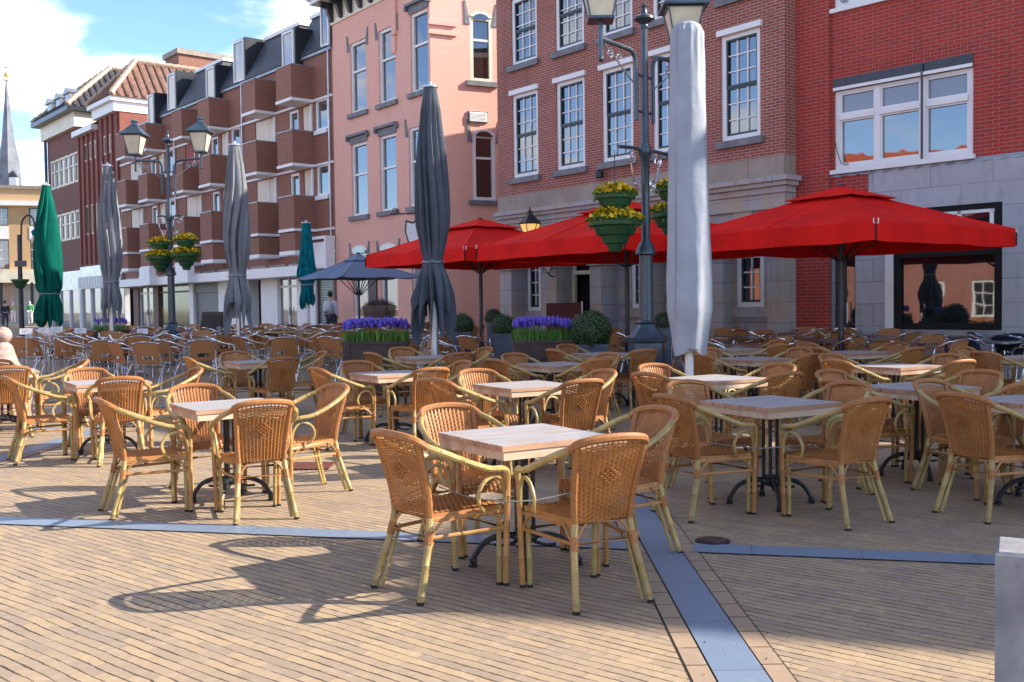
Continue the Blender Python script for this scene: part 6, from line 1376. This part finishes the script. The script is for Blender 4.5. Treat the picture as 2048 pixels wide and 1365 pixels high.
# ------------------------------------------------------------------ people: one skinned body, clothes over it
def skin(name, pts, edges, m, parent, lev=1):
    me = bpy.data.meshes.new(name); me.from_pydata([p[:3] for p in pts], edges, []); me.materials.append(m); o = bpy.data.objects.new(name, me); COL.objects.link(o); o.parent = parent
    md = o.modifiers.new('Skin', 'SKIN'); md.use_smooth_shade = True
    if not me.skin_vertices: 
        bm = __import__('bmesh').new(); bm.from_mesh(me); bm.verts.layers.skin.verify(); bm.to_mesh(me); bm.free()
    sv = me.skin_vertices[0].data
    for i, p in enumerate(pts): sv[i].radius = (p[3], p[4] if len(p) > 4 else p[3]); sv[i].use_root = (i == 0)
    sd = o.modifiers.new('Sub', 'SUBSURF'); sd.levels = lev; sd.render_levels = lev
    return o
def person(loc, rz, label, skinm, top, trousers, hair, cat='person', name='person', long_hair=False, step=.12, bald=False):
    t = thing(name, label, cat, loc, rz)
    B_ = [(0, 0, .96, .13, .10), (0, 0, 1.12, .125, .095), (0, .0, 1.30, .15, .10), (0, 0, 1.42, .12, .085), (0, 0, 1.50, .05, .05), (0, .015, 1.56, .055, .06), (0, .02, 1.64, .078, .09), (0, .015, 1.72, .06, .07),
          (.09, 0, .92, .085, .085), (.10, step*.5+.02, .52, .058, .058), (.10, step*.4-.03, .09, .038, .04), (.10, step*.4+.11, .03, .035, .025), (-.09, 0, .92, .085, .085), (-.10, -step*.5+.03, .52, .058, .058), (-.10, -step-.03, .09, .038, .04), (-.10, -step+.11, .03, .035, .025),
          (.175, 0, 1.41, .055, .055), (.225, -.02, 1.14, .042, .042), (.235, .06, .90, .03, .03), (.235, .09, .82, .022, .035), (-.175, 0, 1.41, .055, .055), (-.225, -.02, 1.14, .042, .042), (-.23, .06, .90, .03, .03), (-.23, .09, .82, .022, .035)]
    Ed = [(0, 1), (1, 2), (2, 3), (3, 4), (4, 5), (5, 6), (6, 7), (0, 8), (8, 9), (9, 10), (10, 11), (0, 12), (12, 13), (13, 14), (14, 15), (3, 16), (16, 17), (17, 18), (18, 19), (3, 20), (20, 21), (21, 22), (22, 23)]
    bd = skin('body', B_, Ed, skinm, t, 2)
    g = lambda i, k: (*B_[i][:3], B_[i][3]*k+.012, (B_[i][4])*k+.012)
    J = [g(0, 1.08), g(1, 1.1), g(2, 1.1), g(3, 1.1), g(16, 1.2), g(17, 1.25), (*[lerp(B_[17][q], B_[18][q], .85) for q in range(3)], .045, .045), g(20, 1.2), g(21, 1.25), (*[lerp(B_[21][q], B_[22][q], .85) for q in range(3)], .045, .045)]
    if top: skin('jacket', J, [(0, 1), (1, 2), (2, 3), (3, 4), (4, 5), (5, 6), (3, 7), (7, 8), (8, 9)], top, t, 1)
    T_ = [(0, 0, .97, .145, .115), g(8, 1.12), g(9, 1.25), (*B_[10][:3], .055, .055), g(12, 1.12), g(13, 1.25), (*B_[14][:3], .055, .055)]
    if trousers: skin('trousers', T_, [(0, 1), (1, 2), (2, 3), (0, 4), (4, 5), (5, 6)], trousers, t, 1)
    if hair:
        mb = MB(); mb.sphere((0, -.012, 1.675), .10, 14, 10, (.93, 1.08, 1.08)); 
        if long_hair: mb.sphere((0, -.05, 1.56), .09, 12, 8, (1.0, .7, 1.7))
        h = mb.build('hair', hair, t, True)
        h.location = (0, -.012, .012)
    mb = MB(); mb.sphere((0, .105, 1.625), .016, 6, 4)
    for s in (-1, 1): mb.sphere((s*.082, .01, 1.63), .02, 6, 5, (.5, 1, 1.4))
    mb.build('face', skinm, t, True)
    return t
sk = mat('skin', (.50, .29, .20), .5, ns=9, na=.08); dk = mat('dark_jacket', (.02, .02, .03), .8); jn = mat('dark_jeans', (.03, .04, .07), .8); hb = mat('brown_hair', (.05, .025, .012), .6); wj = mat('pale_blue_jacket', (.48, .54, .62), .7); wm = mat('mannequin_plastic', (.75, .74, .72), .4)
p = at(11, 640, 64); person((p.x, 64, gz(64)), R_(20), 'person in a dark jacket walking past the lit shop of the yellow building', sk, dk, jn, hb)
p = at(662, 640, 34.0); person((p.x, 34.0, gz(34)), R_(-25), 'person in a pale blue jacket with a backpack, before the grey roller grid shop', sk, wj, jn, mat('dark_hair', (.012, .010, .010), .5), long_hair=False)
q = Vector((math.cos(R_(-25)), math.sin(R_(-25)))); t = thing('backpack', 'pale grey backpack worn by the person in the pale blue jacket', 'backpack', (p.x+.17*math.sin(R_(-25)), 34-.17*math.cos(R_(-25)), gz(34)), R_(-25))
mb = MB(); mb.sphere((0, -.02, 1.22), .19, 14, 10, (.85, .55, 1.25)); mb.build('bag', wj, t, True); mb = MB(); mb.sphere((0, -.10, 1.12), .11, 12, 8, (1.05, .6, .9)); mb.build('pocket', M['lead'], t, True)
gr_ = mat('green_dress', (.10, .42, .12), .7); yl_ = mat('grey_yellow_shirt', (.42, .40, .20), .7)
for (x, top_, lb) in ((61, gr_, 'mannequin in a bright green top in the lit shop window'), (27, yl_, 'mannequin in a grey yellow shirt in the lit shop window')):
    p = at(x, 640, 77.0); person((p.x, 77.0, G.z0+.06), R_(180), lb, wm, top_, wm, None, 'mannequin', 'shop_mannequin', step=.03)
p = at(4, 605, 77.2); mb = MB(); mb.box(-.9, .9, -.02, .02, -1.5, 1.6); o = mb.build('window_poster', [mat('poster_skin', (.55, .36, .28), .5, ns=1.2, na=.25)], None); o.location = p; tag(o, 'large pale fashion poster in the shop window of the yellow building', 'poster')
# ------------------------------------------------------------------ light, sky, camera
SUN_AZ, SUN_EL = 3.0, 32.0           # azimuth measured from +x towards +y
sd = Vector((math.cos(R_(SUN_AZ))*math.cos(R_(SUN_EL)), math.sin(R_(SUN_AZ))*math.cos(R_(SUN_EL)), math.sin(R_(SUN_EL))))
L = bpy.data.lights.new('Sun', 'SUN'); L.energy = 4.7; L.angle = R_(.5); L.color = (1.0, .90, .76)
so = bpy.data.objects.new('sun', L); COL.objects.link(so); so.rotation_euler = (-sd).to_track_quat('-Z', 'Y').to_euler(); so.location = (30, 0, 40)
w = bpy.data.worlds.new('World'); scn.world = w; w.use_nodes = True; nt = w.node_tree; nt.nodes.clear()
out = nt.nodes.new('ShaderNodeOutputWorld'); bg = nt.nodes.new('ShaderNodeBackground'); sky = nt.nodes.new('ShaderNodeTexSky'); sky.sky_type = 'NISHITA'; sky.sun_disc = False
sky.sun_elevation = R_(SUN_EL); sky.sun_rotation = R_(90-SUN_AZ); sky.air_density = 1.0; sky.dust_density = .4; sky.ozone_density = 2.0
tc = nt.nodes.new('ShaderNodeTexCoord'); sp = nt.nodes.new('ShaderNodeSeparateXYZ'); nt.links.new(tc.outputs['Generated'], sp.inputs[0])
def wm_(op, a, b):
    n = nt.nodes.new('ShaderNodeMath'); n.operation = op
    for i, v in enumerate((a, b)):
        if isinstance(v, (int, float)): n.inputs[i].default_value = v
        else: nt.links.new(v, n.inputs[i])
    return n.outputs[0]
zz_ = wm_('ADD', wm_('MAXIMUM', sp.outputs[2], 0.0), .22)
cb = nt.nodes.new('ShaderNodeCombineXYZ'); nt.links.new(wm_('DIVIDE', sp.outputs[0], zz_), cb.inputs[0]); nt.links.new(wm_('DIVIDE', sp.outputs[1], zz_), cb.inputs[1])
mp = nt.nodes.new('ShaderNodeMapping'); mp.inputs['Location'].default_value = CLOUD_LOC; nt.links.new(cb.outputs[0], mp.inputs[0])
ns_ = nt.nodes.new('ShaderNodeTexNoise'); ns_.inputs['Scale'].default_value = 1.7; ns_.inputs['Detail'].default_value = 10; ns_.inputs['Roughness'].default_value = .52; nt.links.new(mp.outputs[0], ns_.inputs['Vector'])
mr = nt.nodes.new('ShaderNodeMapRange'); mr.interpolation_type = 'SMOOTHSTEP'; mr.inputs[1].default_value = CLOUD_T[0]; mr.inputs[2].default_value = CLOUD_T[1]; nt.links.new(ns_.outputs[0], mr.inputs[0])
mc = nt.nodes.new('ShaderNodeMapRange'); mc.inputs[1].default_value = .60; mc.inputs[2].default_value = .78; mc.inputs[3].default_value = 1.0; mc.inputs[4].default_value = .62; nt.links.new(ns_.outputs[0], mc.inputs[0])
cc = nt.nodes.new('ShaderNodeMix'); cc.data_type = 'RGBA'; cc.blend_type = 'MULTIPLY'; cc.inputs[0].default_value = 1.0; cc.inputs[6].default_value = (*CLOUD_COL, 1); nt.links.new(mc.outputs[0], cc.inputs[7])
tint = nt.nodes.new('ShaderNodeMix'); tint.data_type = 'RGBA'; tint.blend_type = 'MULTIPLY'; tint.inputs[0].default_value = 1.0; nt.links.new(sky.outputs[0], tint.inputs[6]); tint.inputs[7].default_value = (*SKY_TINT, 1)
mx = nt.nodes.new('ShaderNodeMix'); mx.data_type = 'RGBA'; nt.links.new(mr.outputs[0], mx.inputs[0]); nt.links.new(tint.outputs[2], mx.inputs[6]); nt.links.new(cc.outputs[2], mx.inputs[7])
gr2 = nt.nodes.new('ShaderNodeMapRange'); gr2.inputs[1].default_value = .10; gr2.inputs[2].default_value = .80; gr2.inputs[3].default_value = SKY_GRAD[0]; gr2.inputs[4].default_value = SKY_GRAD[1]; nt.links.new(sp.outputs[2], gr2.inputs[0])
m2 = nt.nodes.new('ShaderNodeMix'); m2.data_type = 'RGBA'; m2.blend_type = 'MULTIPLY'; m2.inputs[0].default_value = 1.0; nt.links.new(mx.outputs[2], m2.inputs[6]); nt.links.new(gr2.outputs[0], m2.inputs[7])
nt.links.new(m2.outputs[2], bg.inputs[0]); bg.inputs[1].default_value = SKY_STR; nt.links.new(bg.outputs[0], out.inputs[0])
cam = bpy.data.cameras.new('Camera'); co = bpy.data.objects.new('camera', cam); COL.objects.link(co); co.location = CAM_POS; co.rotation_euler = CAM_ROT.to_euler()
cam.sensor_width = 36.0; cam.lens = F_PX/2048*36; cam.clip_start = .05; cam.clip_end = 2000; scn.camera = co
scn.view_settings.view_transform = 'Standard'; scn.view_settings.look = 'None'; scn.view_settings.exposure = EXPO; scn.view_settings.gamma = 1.0
scn.cycles.max_bounces = 6; scn.cycles.diffuse_bounces = 3; scn.cycles.glossy_bounces = 3; scn.cycles.transmission_bounces = 3; scn.cycles.use_denoising = True
scn.cycles.sample_clamp_indirect = 6.0
